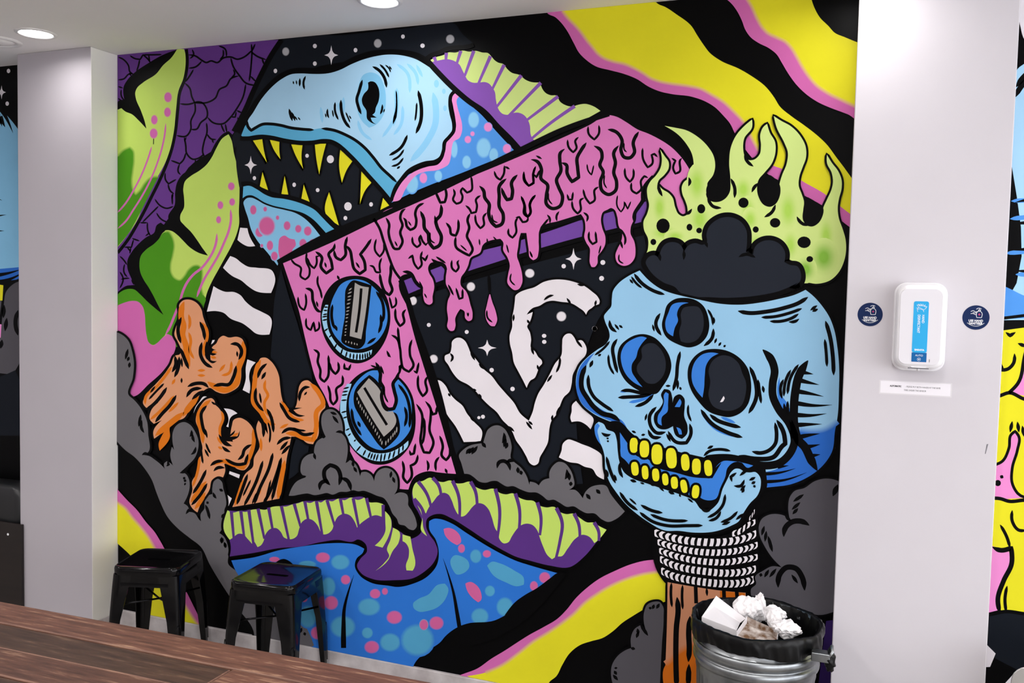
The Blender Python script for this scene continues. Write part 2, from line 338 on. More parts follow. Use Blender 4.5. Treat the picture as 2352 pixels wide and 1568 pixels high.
MURAL_MAIN = """
# painted_cracked_ground: purple ground with black cracks
f ground V @A 40 175 760 90 1490 45 1400 200 1280 460 1170 700 1080 890 640 1250 560 1560 500 1650 130 2061 200 2251 130 2260 40 2330
s 12 45 200 90 220 140 280 150 330 190 360; 150 185 200 215 245 220 270 180 310 215 340 255; 240 220 225 290 210 330; 270 180 350 180 440 178; 320 175 330 250; 45 405 100 395 140 355 180 350; 145 340 165 375; 45 465 90 480; 75 490 75 550 110 600; 45 570 80 600
s 13 675 180 740 190 800 230 840 250 880 235 940 250 990 210 1060 200 1120 220 1170 205 1240 150 1300 195 1385 225; 710 130 725 180 690 215; 800 235 740 290 680 300; 725 310 690 370 650 425; 640 430 690 480 710 560 735 610 860 605 920 570 960 490 1020 460 1060 395 1135 370; 600 620 680 625 735 610 740 680 700 780 700 850 660 910 570 905; 735 605 800 610 840 660 845 740 790 790 750 850 700 850; 950 100 1010 130 1020 200; 990 130 985 200 960 220; 1060 205 1080 280 1140 370 1190 430 1280 455; 1245 80 1250 150 1245 250 1235 350 1225 420; 1280 80 1250 150; 1235 370 1290 425; 1080 310 1095 350 1060 390; 1195 440 1170 560 1110 670 1060 740 990 800 900 790 850 740; 1110 680 1165 705; 1110 690 1100 740 1060 740; 1120 740 1135 790; 840 790 845 880 820 960 810 1070 850 1130; 845 890 890 940 930 940; 890 940 905 975; 970 800 990 850 1005 880; 1010 800 1025 880; 640 920 655 1000 660 1060 720 1120 780 1105 820 1070; 655 1060 630 1130 600 1160 520 1130; 600 1160 590 1240 610 1260; 740 1120 745 1165; 470 1240 475 1310 500 1340 570 1300; 495 1340 520 1410 550 1430; 530 1430 535 1530; 660 920 640 960; 1340 210 1360 270
s 12 @C 375 65 430 130 480 150 545 130; 410 130 340 200 265 275; 390 190 430 245 500 280; 310 275 320 370 340 400; 330 370 290 400; 240 280 310 280; 170 420 240 445; 185 430 165 500 100 500; 160 500 150 560; 125 500 160 540; 60 580 100 620 125 660; 105 650 100 730 130 770; 70 790 120 780 150 780; 60 720 90 780 60 870; 165 790 190 840; 540 10 530 70
# painted_pitcher_leaf: lime green pitcher leaf with pink stripes
f leaf L @A 570 135 640 130 656 200 650 310 630 400 590 500 575 600 560 750 545 900 510 1040 470 1150 400 1280 330 1420 260 1560 230 1641 130 1801 45 1906 40 1200 40 670 75 660 110 690 170 715 230 770 300 845 285 780 250 680 205 570 200 520 215 480 270 430 390 350 450 275 530 200
f shade G 40 1100 90 1040 150 1012 180 1040 190 1120 180 1220 170 1320 180 1390 205 1435 240 1400 280 1340 330 1290 380 1275 410 1275 330 1430 250 1590 130 1800 40 1905
r L G 26 45 1090 90 1040 150 1012 180 1040 190 1120 180 1220 170 1320 180 1390 205 1435 240 1400 280 1340 330 1290 380 1275 405 1275
u 28 660 130 668 220 645 400 600 520 582 680 560 880 525 1040 480 1170 410 1330 345 1460 280 1590 220 1700 140 1835 40 1965
f outline K 575 133 440 185 310 260 200 335 130 405 95 470 92 530 105 590 75 585 40 605 40 675 75 660 110 690 170 715 230 770 300 845 285 780 250 680 205 570 200 520 215 480 270 430 390 350 450 275 530 200
b spot PR L 495 562 36 48; 490 697 32 45; 372 765 31 45; 366 888 37 48
c PR 16 475 795 465 900 440 1020 400 1150 340 1300 250 1470 180 1580 120 1671 40 1745; 348 1005 320 1100 270 1230 190 1390 110 1520 40 1600
s 6 366 930 364 990
# painted_pitcher_leaf: lime and dark green pitcher leaf running into pink
f outline K @C 1040 -545 1085 -500 1120 -340 1160 -200 1172 -80 1170 60 1165 300 1130 420 1060 560 940 770 890 850 860 980 840 1080 560 1560 40 1860 40 905 130 845 200 848 160 770 130 690 130 620 170 540 230 470 300 410 370 370 395 300 430 278 480 315 500 300 497 220 555 120 560 0 580 -90 620 -150 700 -200 800 -250 870 -340 930 -450 990 -520
f leaf L 1040 -516 1060 -480 1090 -340 1125 -200 1138 -80 1138 50 1133 180 1135 290 1110 390 1070 480 1000 610 950 700 890 810 850 900 820 1020 800 1200 565 1384 540 1474 450 1614 320 1734 200 1839 40 1839 40 930 90 890 140 875 190 880 240 920 300 980 380 1050 455 1110 400 1010 360 930 320 860 275 790 245 720 238 650 250 580 300 520 370 470 410 430 455 365 490 347 530 355 580 390 630 440 690 500 770 550 855 575 800 500 760 440 700 360 640 300 607 260 605 220 640 140 640 60 633 -30 650 -95 700 -140 780 -190 840 -240 890 -310 935 -400 985 -480
f shade G 455 370 495 358 530 400 552 480 540 570 520 660 525 730 560 780 600 795 640 760 680 700 730 665 770 665 800 700 805 770 795 860 815 930 835 960 820 1020 800 1200 570 1400 500 1290 480 1280 440 1320 400 1360 360 1380 325 1360 300 1290 290 1200 285 1100 265 1030 220 990 170 985 100 1005 40 1030 40 930 90 890 140 875 190 880 240 920 300 980 380 1050 455 1110 400 1010 360 930 320 860 275 790 245 720 238 650 250 580 300 520 370 470 410 430
r L G 24 470 362 495 358 530 400 552 480 540 570 520 660 525 730 560 780 600 795 640 760 680 700 730 665 770 665 800 700 805 770 795 860 815 930
f base PR 40 1025 100 1000 170 983 225 990 265 1030 285 1100 292 1200 302 1290 325 1360 360 1382 400 1360 440 1320 490 1280 530 1300 565 1384 540 1474 450 1614 320 1734 200 1839 40 1839
c PR 22 935 375 930 450 905 530 860 610 800 685 720 750 660 830 625 910 600 1000 560 1100 500 1240 470 1290; 1058 160 1062 250 1040 360 1000 460 950 570 880 690 820 790 780 880 755 950
b spot PR L 967 122 28 38; 1073 93 28 36; 951 253 24 35; @A 1065 1363 32 38
# painted_night_sky: dark night sky with white stars
f sky N @B 400 140 1000 80 1568 18 1991 -12 2040 60 2150 155 2070 170 1960 185 1870 230 1740 290 1300 300 600 420 0 1100 -20 1000 0 950 100 740 240 430
f sky N 20 1010 400 1030 900 1050 1330 1490 1420 1570 1300 1680 990 1820 850 1700 500 1540 80 1450 40 1450 10 1200
u 46 420 125 330 260 240 430 160 600 100 740 40 860 -10 950
b star WD N 458 230 32 38; 1286 156 35 40; @D 527 117 38 40
d star W @B 720 180 18 20; 365 404 16 20; 720 338 17 20; 1086 217 17 20; 1513 95 17 19; 176 1368 15 18; 534 1428 16 20; 745 1476 17 18; 650 1167 16 18; 860 1198 32 36; @D 278 177 20 20; @H 1018 368 34 38; 1226 350 17 20; 995 473 17 19
t W @B 868 262 62 88; 143 1250 56 82
# painted_sea_monster: pale blue monster head with open fanged jaws
q 44 tooth Y @B 163 1030 247 1018 262 1120 290 1230
q 44 tooth Y 315 1022 402 1042 400 1110 410 1198 350 1110
q 44 tooth Y 508 1065 610 1070 600 1180 615 1285 550 1170
q 44 tooth Y 720 1060 822 1058 790 1180 760 1335 735 1200
q 44 tooth Y 950 1112 1060 1215 1010 1290 965 1410 940 1270
q 44 tooth Y 1140 1300 1230 1410 1180 1470 1127 1604
q 44 tooth Y @H 1335 293 1390 360 1310 400
q 44 tooth Y 250 60 300 222 225 190
q 44 tooth Y 450 95 482 262 420 258
q 44 tooth Y 622 172 678 340 600 300
q 44 tooth Y 850 240 938 540 820 435
u 42 60 170 130 165 200 195 270 240 330 265 440 280 530 298 620 328 720 375 800 445 880 525 950 600
f lower_lip B2 78 190 130 183 200 215 270 260 330 285 440 300 530 320 620 350 720 400 790 470 870 550 930 600 845 635 780 560 700 480 620 430 540 405 440 385 340 360 260 330 200 290 150 268 100 275 72 295
q 30 jaw_skin B5 80 330 110 295 150 290 200 310 260 345 340 375 450 400 540 425 620 470 700 545 760 620 795 665 600 745 410 850 385 900 300 790 200 670 150 580 120 470 90 380
b spot PS B5 168 400 30 44; 275 393 18 24; 386 470 17 22; 472 542 32 42; 573 570 30 37; 658 590 36 44; 318 720 30 46; 358 815 32 42; 245 722 15 18; 705 700 36 40; 615 700 34 42; 225 600 40 47; 290 545 75 88
f spot PS 395 720 410 650 450 630 490 655 540 665 550 720 520 760 520 795 410 848 395 780
f lip B2 @B 105 870 60 985 80 1002 140 990 240 977 340 987 450 1012 600 1032 700 1030 800 1016 870 1022 940 1055 1010 1115 1100 1210 1200 1320 1300 1440 1400 1552 1448 1435 1470 1395 1200 1050 900 900 300 860
u 40 50 1012 130 1012 240 997 340 1008 450 1032 600 1052 700 1050 800 1037 870 1045 935 1078 1040 1170 1200 1345 1330 1490 1400 1575
u 48 30 960 110 830 230 640 320 535 420 450 520 408 620 400 780 405 870 395 980 350 1100 290 1250 245 1380 235 1520 240 1640 265 1740 320 1850 420 1980 555
f head B1 125 840 160 790 240 660 320 565 420 480 510 435 600 428 700 432 780 432 850 425 950 395 1050 345 1150 305 1260 275 1380 258 1531 270 1631 300 1711 345 1791 400 1881 490 1976 575 1946 610 1931 680 1936 760 1956 860 1961 930 1931 990 1891 1030 1876 1110 1851 1170 1811 1200 1731 1215 1651 1245 1581 1280 1521 1340 1466 1398 1420 1350 1300 1260 1240 1170 1170 1090 1080 1020 980 965 900 935 780 920 700 932 600 925 500 912 420 890 330 875 240 882 180 915 150 935 125 920 110 890
s 22 115 850 118 900 150 940 190 915 250 885 330 882 420 895 500 915 600 928 715 935; 780 922 900 940 1000 980 1090 1030 1170 1095 1250 1185 1320 1275 1400 1350 1460 1408
c B6 28 1460 560 1450 800 1330 1000; 1110 850 1150 960 1235 1025; 775 730 790 870; 980 640 980 780; 935 690 940 760; @D 50 345 140 420 165 600; 140 340 220 430 240 530; 225 350 280 460; 35 570 40 740 20 900; 100 720 80 900 20 980
c B6 56 375 600 400 740 395 880 320 1040 170 1220
d scale B6 405 520 22 35; 472 588 16 24; 482 740 16 26
f eye_ring B7 @B 1105 700 1120 520 1160 440 1220 418 1290 440 1345 540 1362 660 1330 820 1270 890 1210 915 1150 860 1110 780
f eye K 1200 510 1225 498 1260 505 1290 545 1303 600 1295 680 1270 740 1262 780 1240 800 1280 825 1225 825 1240 860 1275 885 1230 870 1195 840 1185 760 1150 700 1145 660 1165 610 1200 570
s 22 1150 485 1120 590 1100 660 1115 730 1140 795; 1240 365 1300 400 1345 460 1368 555; 957 665 965 780 1000 870 1042 920; 1555 980 1500 1090 1390 1165; 490 745 505 800 520 855
s 16 1330 705 1325 760 1310 795; 1305 345 1350 390 1390 465; 640 450 620 510 630 572; 588 470 585 545; 838 745 835 790 850 830; 905 685 905 770 935 845; 1525 1110 1470 1180 1415 1208; 1520 1185 1460 1250 1410 1262; 1490 1262 1460 1285; 515 775 545 855
s 11 527 495 532 525; 555 488 560 528; 540 810 565 850; 570 820 592 848; 815 785 825 825; 880 755 890 820; 1000 775 1040 870; 1030 805 1050 838; 1355 350 1395 390 1405 420; 1390 360 1415 395; 1350 745 1340 780
s 26 @D 240 580 270 740 265 850 220 968
s 14 228 690 222 790 212 855
f neck B3 578 590 620 635 700 705 800 790 900 900 1000 1010 1115 1130 900 1215 600 1335 300 1450 100 1540 0 1590 60 1500 110 1400 170 1340 260 1300 400 1270 480 1240 500 1170 520 1080 570 1010 600 900 570 740
b spot B6 B3 740 845 50 74; 830 1097 66 90; 920 1160 42 62; 677 1225 40 60; 422 1350 36 52; 185 1420 58 88; 565 1110 32 78
b spot PE B3 870 910 38 42; 730 970 21 23; 688 1022 31 34; 1040 1105 38 44; 288 1368 35 48
f neck_stripe PE 578 590 545 640 555 720 575 830 580 920 550 980 500 1040 485 1120 465 1190 420 1245 330 1265 240 1295 160 1340 100 1400 50 1480 10 1580 70 1568 120 1480 170 1400 230 1340 310 1310 400 1300 470 1275 510 1250 535 1180 545 1090 560 1040 610 1010 635 950 635 880 615 800 595 730 590 660 615 630
u 32 575 585 540 620 528 700 540 790 562 880 560 945 520 1000 480 1045 470 1120 440 1190 390 1220 310 1232 230 1260 160 1300 90 1380 40 1450 0 1568
# painted_back_frill: lime frill with purple ribs on the monster
u 40 310 300 360 265 430 240 510 205 600 195 680 190 740 170
f membrane LL 335 318 400 282 470 262 510 240 580 240 640 222 700 232 760 225 820 240 870 245 900 275 930 310 960 330 1010 345 1040 385 1080 420 1160 445 1200 480 1250 503 1340 508 1355 560 1390 605 1440 625 1481 625 1521 685 1571 715 1631 725 1681 710 1751 702 1811 720 1881 765 1411 1005 1320 1040 1180 1100 1150 1080 1040 960 900 830 740 690 600 580 480 470 380 350
f rib V2 365 325 430 310 510 300 570 318 610 345 640 400 660 440 690 490 730 510 790 510 840 505 880 520 905 550 930 590 940 660 950 710 970 760 1000 790 1040 800 1090 785 1140 780 1190 800 1225 840 1245 890 1255 980 1270 1015 1320 1040 1180 1100 1150 1080 1040 960 900 830 740 690 600 580 480 470 380 350
v V2 32 385 280 405 335; 495 242 490 315; 625 225 590 335; 742 225 660 450; 892 272 785 515; 1015 350 910 565; 1170 445 950 725; 1345 512 1050 815; 1500 635 1215 850; 1650 722 1411 890 1255 1020
u 50 330 320 420 420 570 570 700 680 830 770 960 910 1080 1030 1150 1110
# painted_sun_ray: wavy yellow and pink ray
f pink PR @E -10 118 0 128 60 155 110 200 170 280 230 390 280 480 340 540 430 600 560 635 690 670 800 715 900 780 990 820 1120 850 1280 870 1413 915 1503 970 1573 1040 1633 1110 1683 1210 1820 1406 1995 1581 2040 1606 2340 1781 2425 1826 2680 2021 2760 2080 2760 1950 2650 1866 2470 1726 2310 1636 2080 1502 2045 1491 1893 1345 1833 1238 1763 1098 1663 988 1583 913 1453 833 1380 793 1250 763 1100 743 1000 723 920 693 860 653 780 608 690 568 580 543 500 513 440 468 400 418 350 358 300 288 250 228 180 158 130 98
f yellow Y 125 100 180 170 250 240 300 300 350 370 400 430 440 480 500 525 580 555 690 580 780 620 860 665 920 705 1000 735 1100 755 1250 775 1380 805 1453 845 1583 925 1663 1000 1763 1110 1833 1250 1893 1360 2045 1501 2080 1512 2310 1646 2470 1736 2650 1876 2760 1960 2760 1660 2683 1540 2593 1420 2503 1300 2413 1215 2303 1130 2183 1045 2083 960 2033 880 1953 780 1833 690 1713 620 1553 550 1450 475 1400 410 1340 320 1290 240 1150 130 1050 65 990 40 955 12
r Y PR 40 125 100 180 170 250 240 300 300 350 370 400 430 440 480 500 525 580 555 690 580 780 620 860 665 920 705 1000 735 1100 755 1250 775 1380 805 1453 845 1583 925 1663 1000 1763 1110 1833 1250 1893 1360
# painted_sun_ray: wavy yellow and pink ray in the upper corner
f pink PR @G 262 -10 310 30 370 110 410 190 440 270 490 340 560 390 650 435 720 490 770 570 830 670 900 765 1000 860 1100 925 1200 970 1320 1015 1370 1035 1460 1110 1480 970 1300 890 1180 830 1080 760 1010 680 950 590 900 500 850 420 800 370 720 330 640 290 600 250 540 150 500 60 455 -20
f yellow Y 445 -20 500 70 540 160 600 260 640 300 720 340 800 380 850 430 900 510 950 600 1010 690 1080 770 1180 840 1300 900 1480 980 1500 405 1340 340 1240 295 1190 240 1110 160 1060 70 1030 -20
r Y PR 44 445 -20 500 70 540 160 600 260 640 300 720 340 800 380 850 430 900 510 950 600 1010 690 1080 770 1180 840 1300 900 1460 975
# painted_sun_ray: wavy yellow and pink ray near the skirting
f pink PR @0 1507 1284 1479 1287 1446 1296 1415 1309 1377 1328 1351 1347 1323 1373 1303 1398 1282 1419 1249 1439 1216 1457 1186 1476 1160 1493 1130 1511 1097 1534 1063 1547 1040 1556 1084 1562 1154 1537 1226 1482 1295 1437 1344 1393 1402 1353 1479 1325 1514 1320
f yellow Y 1512 1312 1479 1317 1441 1328 1402 1345 1372 1363 1344 1383 1318 1409 1295 1427 1262 1450 1226 1472 1193 1498 1154 1526 1116 1543 1074 1551 1120 1590 1262 1600 1262 1566 1279 1551 1292 1526 1310 1498 1333 1480 1359 1471 1384 1464 1410 1447 1430 1429 1453 1414 1480 1398 1530 1380 1530 1320
r Y PR 10 1512 1312 1479 1317 1441 1328 1402 1345 1372 1363 1344 1383 1318 1409 1295 1427 1262 1450 1226 1472 1193 1498 1154 1526 1116 1543
# painted_sun_ray: wavy yellow and pink ray behind the black stool
f pink PR 265 1115 293 1147 316 1170 337 1198 357 1221 370 1242 395 1290 436 1370 466 1431 458 1442 434 1408 375 1297 342 1238 306 1194 265 1157
f yellow Y 265 1150 288 1165 306 1188 326 1211 342 1232 352 1249 375 1290 434 1401 457 1435 349 1420 342 1380 335 1340 320 1300 298 1271 283 1257 265 1240
r PR Y 9 265 1150 288 1165 306 1188 326 1211 342 1232 352 1249 375 1290 434 1401 457 1435
# painted_white_bands: white bands on black
f band W @C 1150 325 1215 330 1230 390 1285 490 1215 492 1170 470 1125 435
f band W 1060 580 1110 600 1160 640 1220 675 1300 685 1440 715 1462 765 1428 912 1290 895 1220 850 1160 800 1080 760 995 685
f band W 910 850 950 875 1010 900 1100 905 1150 930 1200 990 1260 1040 1340 1080 1422 1130 1413 1285 1290 1275 1240 1235 1180 1190 1060 1140 1000 1090 940 1075 850 1080
f band W @N 1215 725 1290 752 1250 800 1230 880 1240 950 1238 1033 1172 1000 1200 900 1200 800
f band W 730 1210 770 1130 850 1060 825 1057 780 1110 750 1150
f band W 1003 1165 1080 1180 1125 1210 1070 1240 1045 1335 1025 1328 1045 1280 1040 1230
f band W 900 552 922 550 905 580 888 590
f band W @O 1055 710 1148 742 1140 775 1050 735
f band W 1025 915 1075 955 1045 1025
f panel N @0 647 617 632 690 628 760 625 850 655 930 690 960 710 1000 680 1090 665 1100 672 1040 720 900 690 760 665 680
# painted_space_panel: dark space panel with stars and purple band
f panel N @0 905 640 935 690 1100 640 1480 540 1500 640 1400 700 1335 850 1340 1110 1200 1110 1040 1060
b star W N @U 68 877 38 38; 404 228 38 40; 933 108 42 40; 1217 495 44 44; @I 352 1217 36 40
d star W @U 1238 44 20 20; 366 635 18 18; 25 572 18 18; 590 978 20 20; 778 1147 20 20; 1516 605 23 22; 1062 670 20 18; 1063 724 20 18; 512 1397 18 18; 475 1405 14 14; @J 806 1265 22 22; 795 1408 22 22; @W 262 527 22 22
t W @U 550 778 84 74; @J 542 1233 72 98
f band V4 @I 235 1035 560 910 960 770 1160 720 1568 595 @J 620 880 1200 690 1200 915 1110 930 830 985 600 1045 250 1140 60 1200 @I 1150 870 860 960 560 1060 275 1185
u 34 @I 240 1030 970 752 @J 280 950 620 865 1190 700
u 40 @I 275 1192 560 1075 860 968 1160 872 @J 60 1210 260 1152 610 1055 830 1000 1120 930 1200 910
# painted_bone_letters: white bones shaped like letters
q 42 bone W @U 800 350 805 310 840 280 900 255 970 235 1060 185 1150 165 1230 165 1330 185 1420 220 1490 270 1545 320 1562 360 1555 385 1520 395 1490 420 1460 440 1440 480 1420 450 1380 420 1300 375 1220 365 1120 355 1080 365 1020 400 960 420 925 450 905 480 960 455 930 550 910 580 935 640 945 700 945 780 980 810 1010 860 1040 890 1045 915 1020 945 1000 1000 975 1050 940 1070 920 1100 905 1137 880 1085 830 990 790 910 775 820 755 740 752 670 775 590 775 510 790 430
q 42 bone W 230 770 235 720 270 690 310 688 350 715 380 770 400 820 450 880 520 970 590 1030 650 1110 720 1190 790 1270 850 1370 925 1432 960 1350 980 1270 1010 1190 1060 1110 1120 1000 1160 920 1215 850 1225 740 1230 690 1260 655 1300 650 1330 680 1350 720 1400 710 1430 745 1445 790 1440 830 1400 890 1350 960 1320 1020 1310 1100 1290 1170 1240 1220 1200 1310 1170 1380 1130 1430 1110 1500 @V 1105 530 1095 610 1060 680 1025 740 1005 800 970 815 940 800 900 730 860 660 810 590 775 510 740 460 690 410 640 340 560 270 500 210 430 130 @U 380 1110 290 1060 240 1000 200 930 168 880 170 850 215 825
q 42 bone W 80 1068 120 1070 170 1110 215 1190 260 1240 330 1300 370 1370 430 1440 505 1530 @V 490 600 340 605 270 470 180 340 130 190 90 80
q 42 bone W @V 1350 235 1370 260 1440 330 1505 395 1480 490 1440 450 1380 420 1310 425 1298 390 1310 330 1315 270
q 42 bone W @Y 98 585 120 530 135 460 180 425 240 440 300 465 390 500 485 570 500 650 503 785 440 750 400 690 330 670 270 640 200 630
s 18 @U 215 825 240 860 220 905; 400 815 440 890; 475 920 520 970; 1060 350 1120 310 1150 305; 1265 330 1305 385; 1360 205 1420 220; 1530 350 1520 400; 910 525 930 560; 790 475 785 540; 1205 860 1200 930 1170 1000; 1135 1020 1090 1085; 1345 700 1405 775; 200 1185 220 1215; 395 1385 430 1440; 1210 1300 1170 1380; 1140 1380 1130 1430; 920 1435 960 1470; 900 1440 955 1510; 410 1150 455 1160; 475 1190 500 1230; 740 1480 795 1530; 945 770 970 840; 1000 930 1015 980
# painted_grey_cloud: grey cloud under the bone letters
q 44 cloud GY @V 298 720 340 670 400 635 470 620 515 615 530 560 560 490 610 458 650 455 700 480 745 550 770 640 768 760 800 790 850 830 900 900 930 990 935 960 990 975 1015 995 1050 950 1110 930 1110 880 1140 820 1190 783 1240 790 1290 840 1325 920 1330 1000 1285 1035 1340 1035 1390 1080 1410 1110 1430 1060 1480 1010 1538 992 1618 997 1658 1067 1718 1147 1788 1227 1708 1297 1638 1322 1578 1297 1518 1247 1438 1242 1388 1217 1328 1182 1268 1187 1198 1147 1148 1122 1098 1127 1050 1090 1000 1060 920 1055 850 1030 780 1000 730 1005 680 980 640 955 590 955 540 970 480 960 430 920 390 895 345 890 320 800
s 28 640 840 660 785 700 775 740 800 757 860; 500 605 520 630 540 655; 720 790 760 770 800 780; 700 520 705 570 685 615; 720 570 700 650; 735 610 715 665; 825 830 830 885; 850 860 860 900; 465 640 410 715; 430 650 385 710; 400 660 360 712; 1265 850 1270 900 1250 940; 1285 880 1290 950; 1305 960 1300 1000; 1440 1070 1480 1120; 1530 1030 1568 1070
# painted_pink_slab: dripping pink slab like a drum
f outline K @R 5 60 110 0 300 -110 800 -330 1000 -400 1120 200 1480 1290 @T 1400 1225 870 1360 500 1180 420 1010 @R 500 1400 400 1300 330 1150 265 960 215 740 160 520 90 290
q 40 slab PK @H 440 880 640 785 800 715 1000 620 1150 550 1260 495 1285 510 1300 465 1568 340 @I 420 300 640 195 880 100 1100 10 @E 0 1300 180 1220 360 1135 560 1040 620 1055 700 1100 810 1170 900 1205 1000 1255 1100 1320 1200 1420 1280 1540 1400 1800 1250 2000 @J 1250 480 1150 640 1165 700 1130 760 1090 820 1085 880 1060 940 1055 1000 1090 1080 1100 1150 1090 1230 1040 1285 990 1295 940 1270 920 1200 940 1140 970 1080 980 1000 950 940 935 850 910 790 880 775 850 790 810 810 790 870 800 950 830 1040 825 1110 790 1170 765 1200 755 1280 735 1305 705 1305 690 1270 690 1200 690 1140 660 1090 640 1040 650 960 640 880 610 830 400 895 280 930 240 970 230 1060 230 1160 210 1230 180 1245 150 1220 140 1150 130 1080 120 1000 70 1000 55 1050 @I 1300 730 1290 820 1310 880 1335 980 1335 1060 1300 1115 1270 1122 1235 1100 1205 1060 1210 980 1225 900 1205 830 1165 760 1165 690 1140 660 980 720 960 780 870 835 850 900 820 960 790 1000 785 1080 830 1130 870 1250 890 1340 880 1390 855 1400 825 1375 815 1310 780 1290 745 1345 735 1370 735 1450 720 1485 690 1488 665 1460 670 1380 660 1290 670 1210 690 1160 650 1060 650 1000 655 930 620 890 560 870 510 880 490 920 500 970 530 1020 545 1080 530 1180 525 1240 500 1253 470 1240 445 1170 440 1100 400 1060 360 1000 330 980 240 1005 @R 1090 270 1180 520 1270 760 1340 1000 1400 1200 1470 1440 @T 1300 930 1380 1205 1300 1200 1200 1190 1130 1180 1070 1190 1000 1225 940 1345 870 1340 700 1300 500 1150 420 1010 @R 470 1400 430 1300 345 1140 290 950 240 740 190 520 110 280
u 24 @I 0 480 50 560 90 680 140 830 190 950 250 1030
u 50 245 1030 300 1190 400 1560 @T 1120 290 1230 640 1320 950 1400 1225
u 12 @0 640 603 760 552 868 500 1000 441 1200 343 1300 296 1400 262
q 22 drop PK @I 1045 1145 1065 1220 1100 1320 1110 1400 1090 1445 1060 1445 1020 1400 1005 1330 1020 1250
s 24 1035 980 1042 1080 1045 1160
s 14 1020 1300 1025 1370 1070 1412
s 20 110 470 140 530 135 600 160 700 190 750 230 750 260 690 240 600 260 540 240 470 260 410 290 390; 265 470 285 490 300 550 330 580 370 560 385 500 375 430 400 370 455 340; 555 235 580 290 600 335 640 330 655 270 640 195; 740 640 745 740 800 780 860 810 890 760 870 700 840 640 860 560 845 490 870 430; 650 515 685 560 700 620 740 630 760 580 760 485; 1325 275 1360 370 1365 430 1385 465 1410 430 1405 350 1455 265
s 26 420 410 450 480 460 570 490 610 500 690 540 745 590 720 610 650 570 550 560 500 600 450 610 400 605 350; 950 185 990 230 1000 290 1040 350 1035 430 1060 510 1100 550 1150 530 1165 440 1130 370 1130 280 1130 190 1195 120; 1150 200 1170 260 1200 310 1240 300 1250 230 1240 160 1295 85; 520 840 560 870 620 890 660 940; 260 955 330 970 380 1050 440 1110
s 17 715 210 730 250 715 310 745 345 785 330 800 280 785 230 800 205 840 245 880 225 885 160 875 95; 350 640 355 700 390 735 420 710 410 660 425 630 440 680 470 715 490 690; 825 360 860 390 880 430 920 420 930 360 920 310 965 270; 915 440 925 520 960 565 990 540 990 460 1020 425; 1085 50 1110 110 1140 130 1170 80 1175 0; 1350 55 1360 130 1395 185 1440 160 1435 90 1455 10; 1275 470 1310 465 1340 510 1380 500 1390 460; 1215 565 1215 620 1250 650 1280 610 1280 500 1300 465; 705 850 710 930 740 955 765 920 755 870 770 850; 310 840 350 810 370 890 400 930 430 900 425 820 440 770; 430 820 465 855 490 800; 560 820 650 880; 550 450 560 520; 740 1100 770 1200 800 1190 800 1110; 670 1070 720 1170; 1180 10 1225 35
s 12 190 680 215 730; 310 500 340 545; 510 600 520 680 555 700; 1065 440 1080 500 1120 515; 780 715 840 770; 455 1150 480 1195; 1240 970 1230 1030 1275 1080; 1410 780 1430 830; 1195 710 1215 790; 840 1320 850 1355 855 1320; 410 1040 445 1110; 950 660 955 720; 1020 655 1025 700; 1075 640 1120 690
s 26 @J 160 340 220 360 255 430 250 510 310 570 300 660 300 740 350 780 420 760 445 680 410 590 390 530 430 440 420 350 425 280 465 245; 435 370 480 390 485 460 530 540 590 500 580 410 575 330 610 260 660 188; 725 218 790 260 800 320 780 390 810 450 785 540 800 620 860 655 920 620 930 540 905 460 920 370 905 280 950 215; 850 70 930 95 980 170 970 260 1000 320 1050 325 1090 280 1080 190 1130 90; 1150 640 1165 700 1125 770 1095 820 1085 900
s 17 100 450 100 530 140 575 180 550 180 470 205 400; 185 470 210 500 245 430; 490 160 500 230 540 275 570 240 560 170 590 138; 675 40 680 110 730 160 770 110 770 30; 1165 235 1170 340 1210 410 1250 380 1245 300 1270 290 1300 320; 1005 415 1015 500 1050 540 1075 510 1080 420; 1065 545 1070 620 1110 645 1150 610 1150 530 1180 490 1215 505; 485 650 500 700 530 700 540 630; 530 710 540 780 580 825 605 800 610 700 640 685; 630 605 650 680 690 735 730 710 735 610 770 585; 70 670 100 750 100 830 130 855 155 820 150 740 205 660; 305 835 330 870 330 915; 415 805 390 850 395 895; 240 970 320 870; 685 985 685 1060 715 1100 750 1080 740 985; 630 815 670 850 660 900; 960 960 1010 1060 1000 1110; 960 1060 985 1140; 205 305 260 335
s 12 665 380 680 450 705 478 715 440 725 390; 940 660 940 770 970 810 1000 760 1000 720 1030 785 1060 715; 320 640 320 700 355 745; 825 480 820 560 845 600; 150 1160 170 1220; 955 1190 955 1250 995 1275; 790 1110 770 1190; 1000 190 1005 260 1025 275
s 17 @K 405 405 440 430 420 500 440 545 475 530 485 420 500 405
s 22 @H 730 775 790 830 780 910 830 970 885 930 870 850 850 800 900 740 905 700; 1005 720 1040 760 1060 850 1080 930 1130 975 1180 940 1170 860 1135 800 1190 730 1235 660; 1310 970 1325 1060 1360 1140 1395 1165 1420 1130 1400 1040 1410 960 1405 890; 640 1105 690 1120 710 1220 760 1310 790 1320; 900 760 920 830 960 850 1000 810 1000 720 1020 640
s 16 655 780 650 860 680 940 670 1000 640 1025 600 1000 600 920 540 880 510 840; 660 830 690 900 720 925 740 890 740 820 770 815; 1280 660 1270 770 1310 820 1345 770 1345 690; 1215 900 1250 910 1280 960 1315 960 1310 880 1330 830; 755 990 750 1050 780 1140 790 1200; 575 1180 600 1280 630 1300 645 1260 640 1150; 650 1370 660 1460 690 1480 715 1410 730 1490 760 1470 760 1400; 1395 1180 1420 1280 1450 1260 1450 1180; 740 1220 755 1275; 815 870 830 920; 1095 870 1130 925
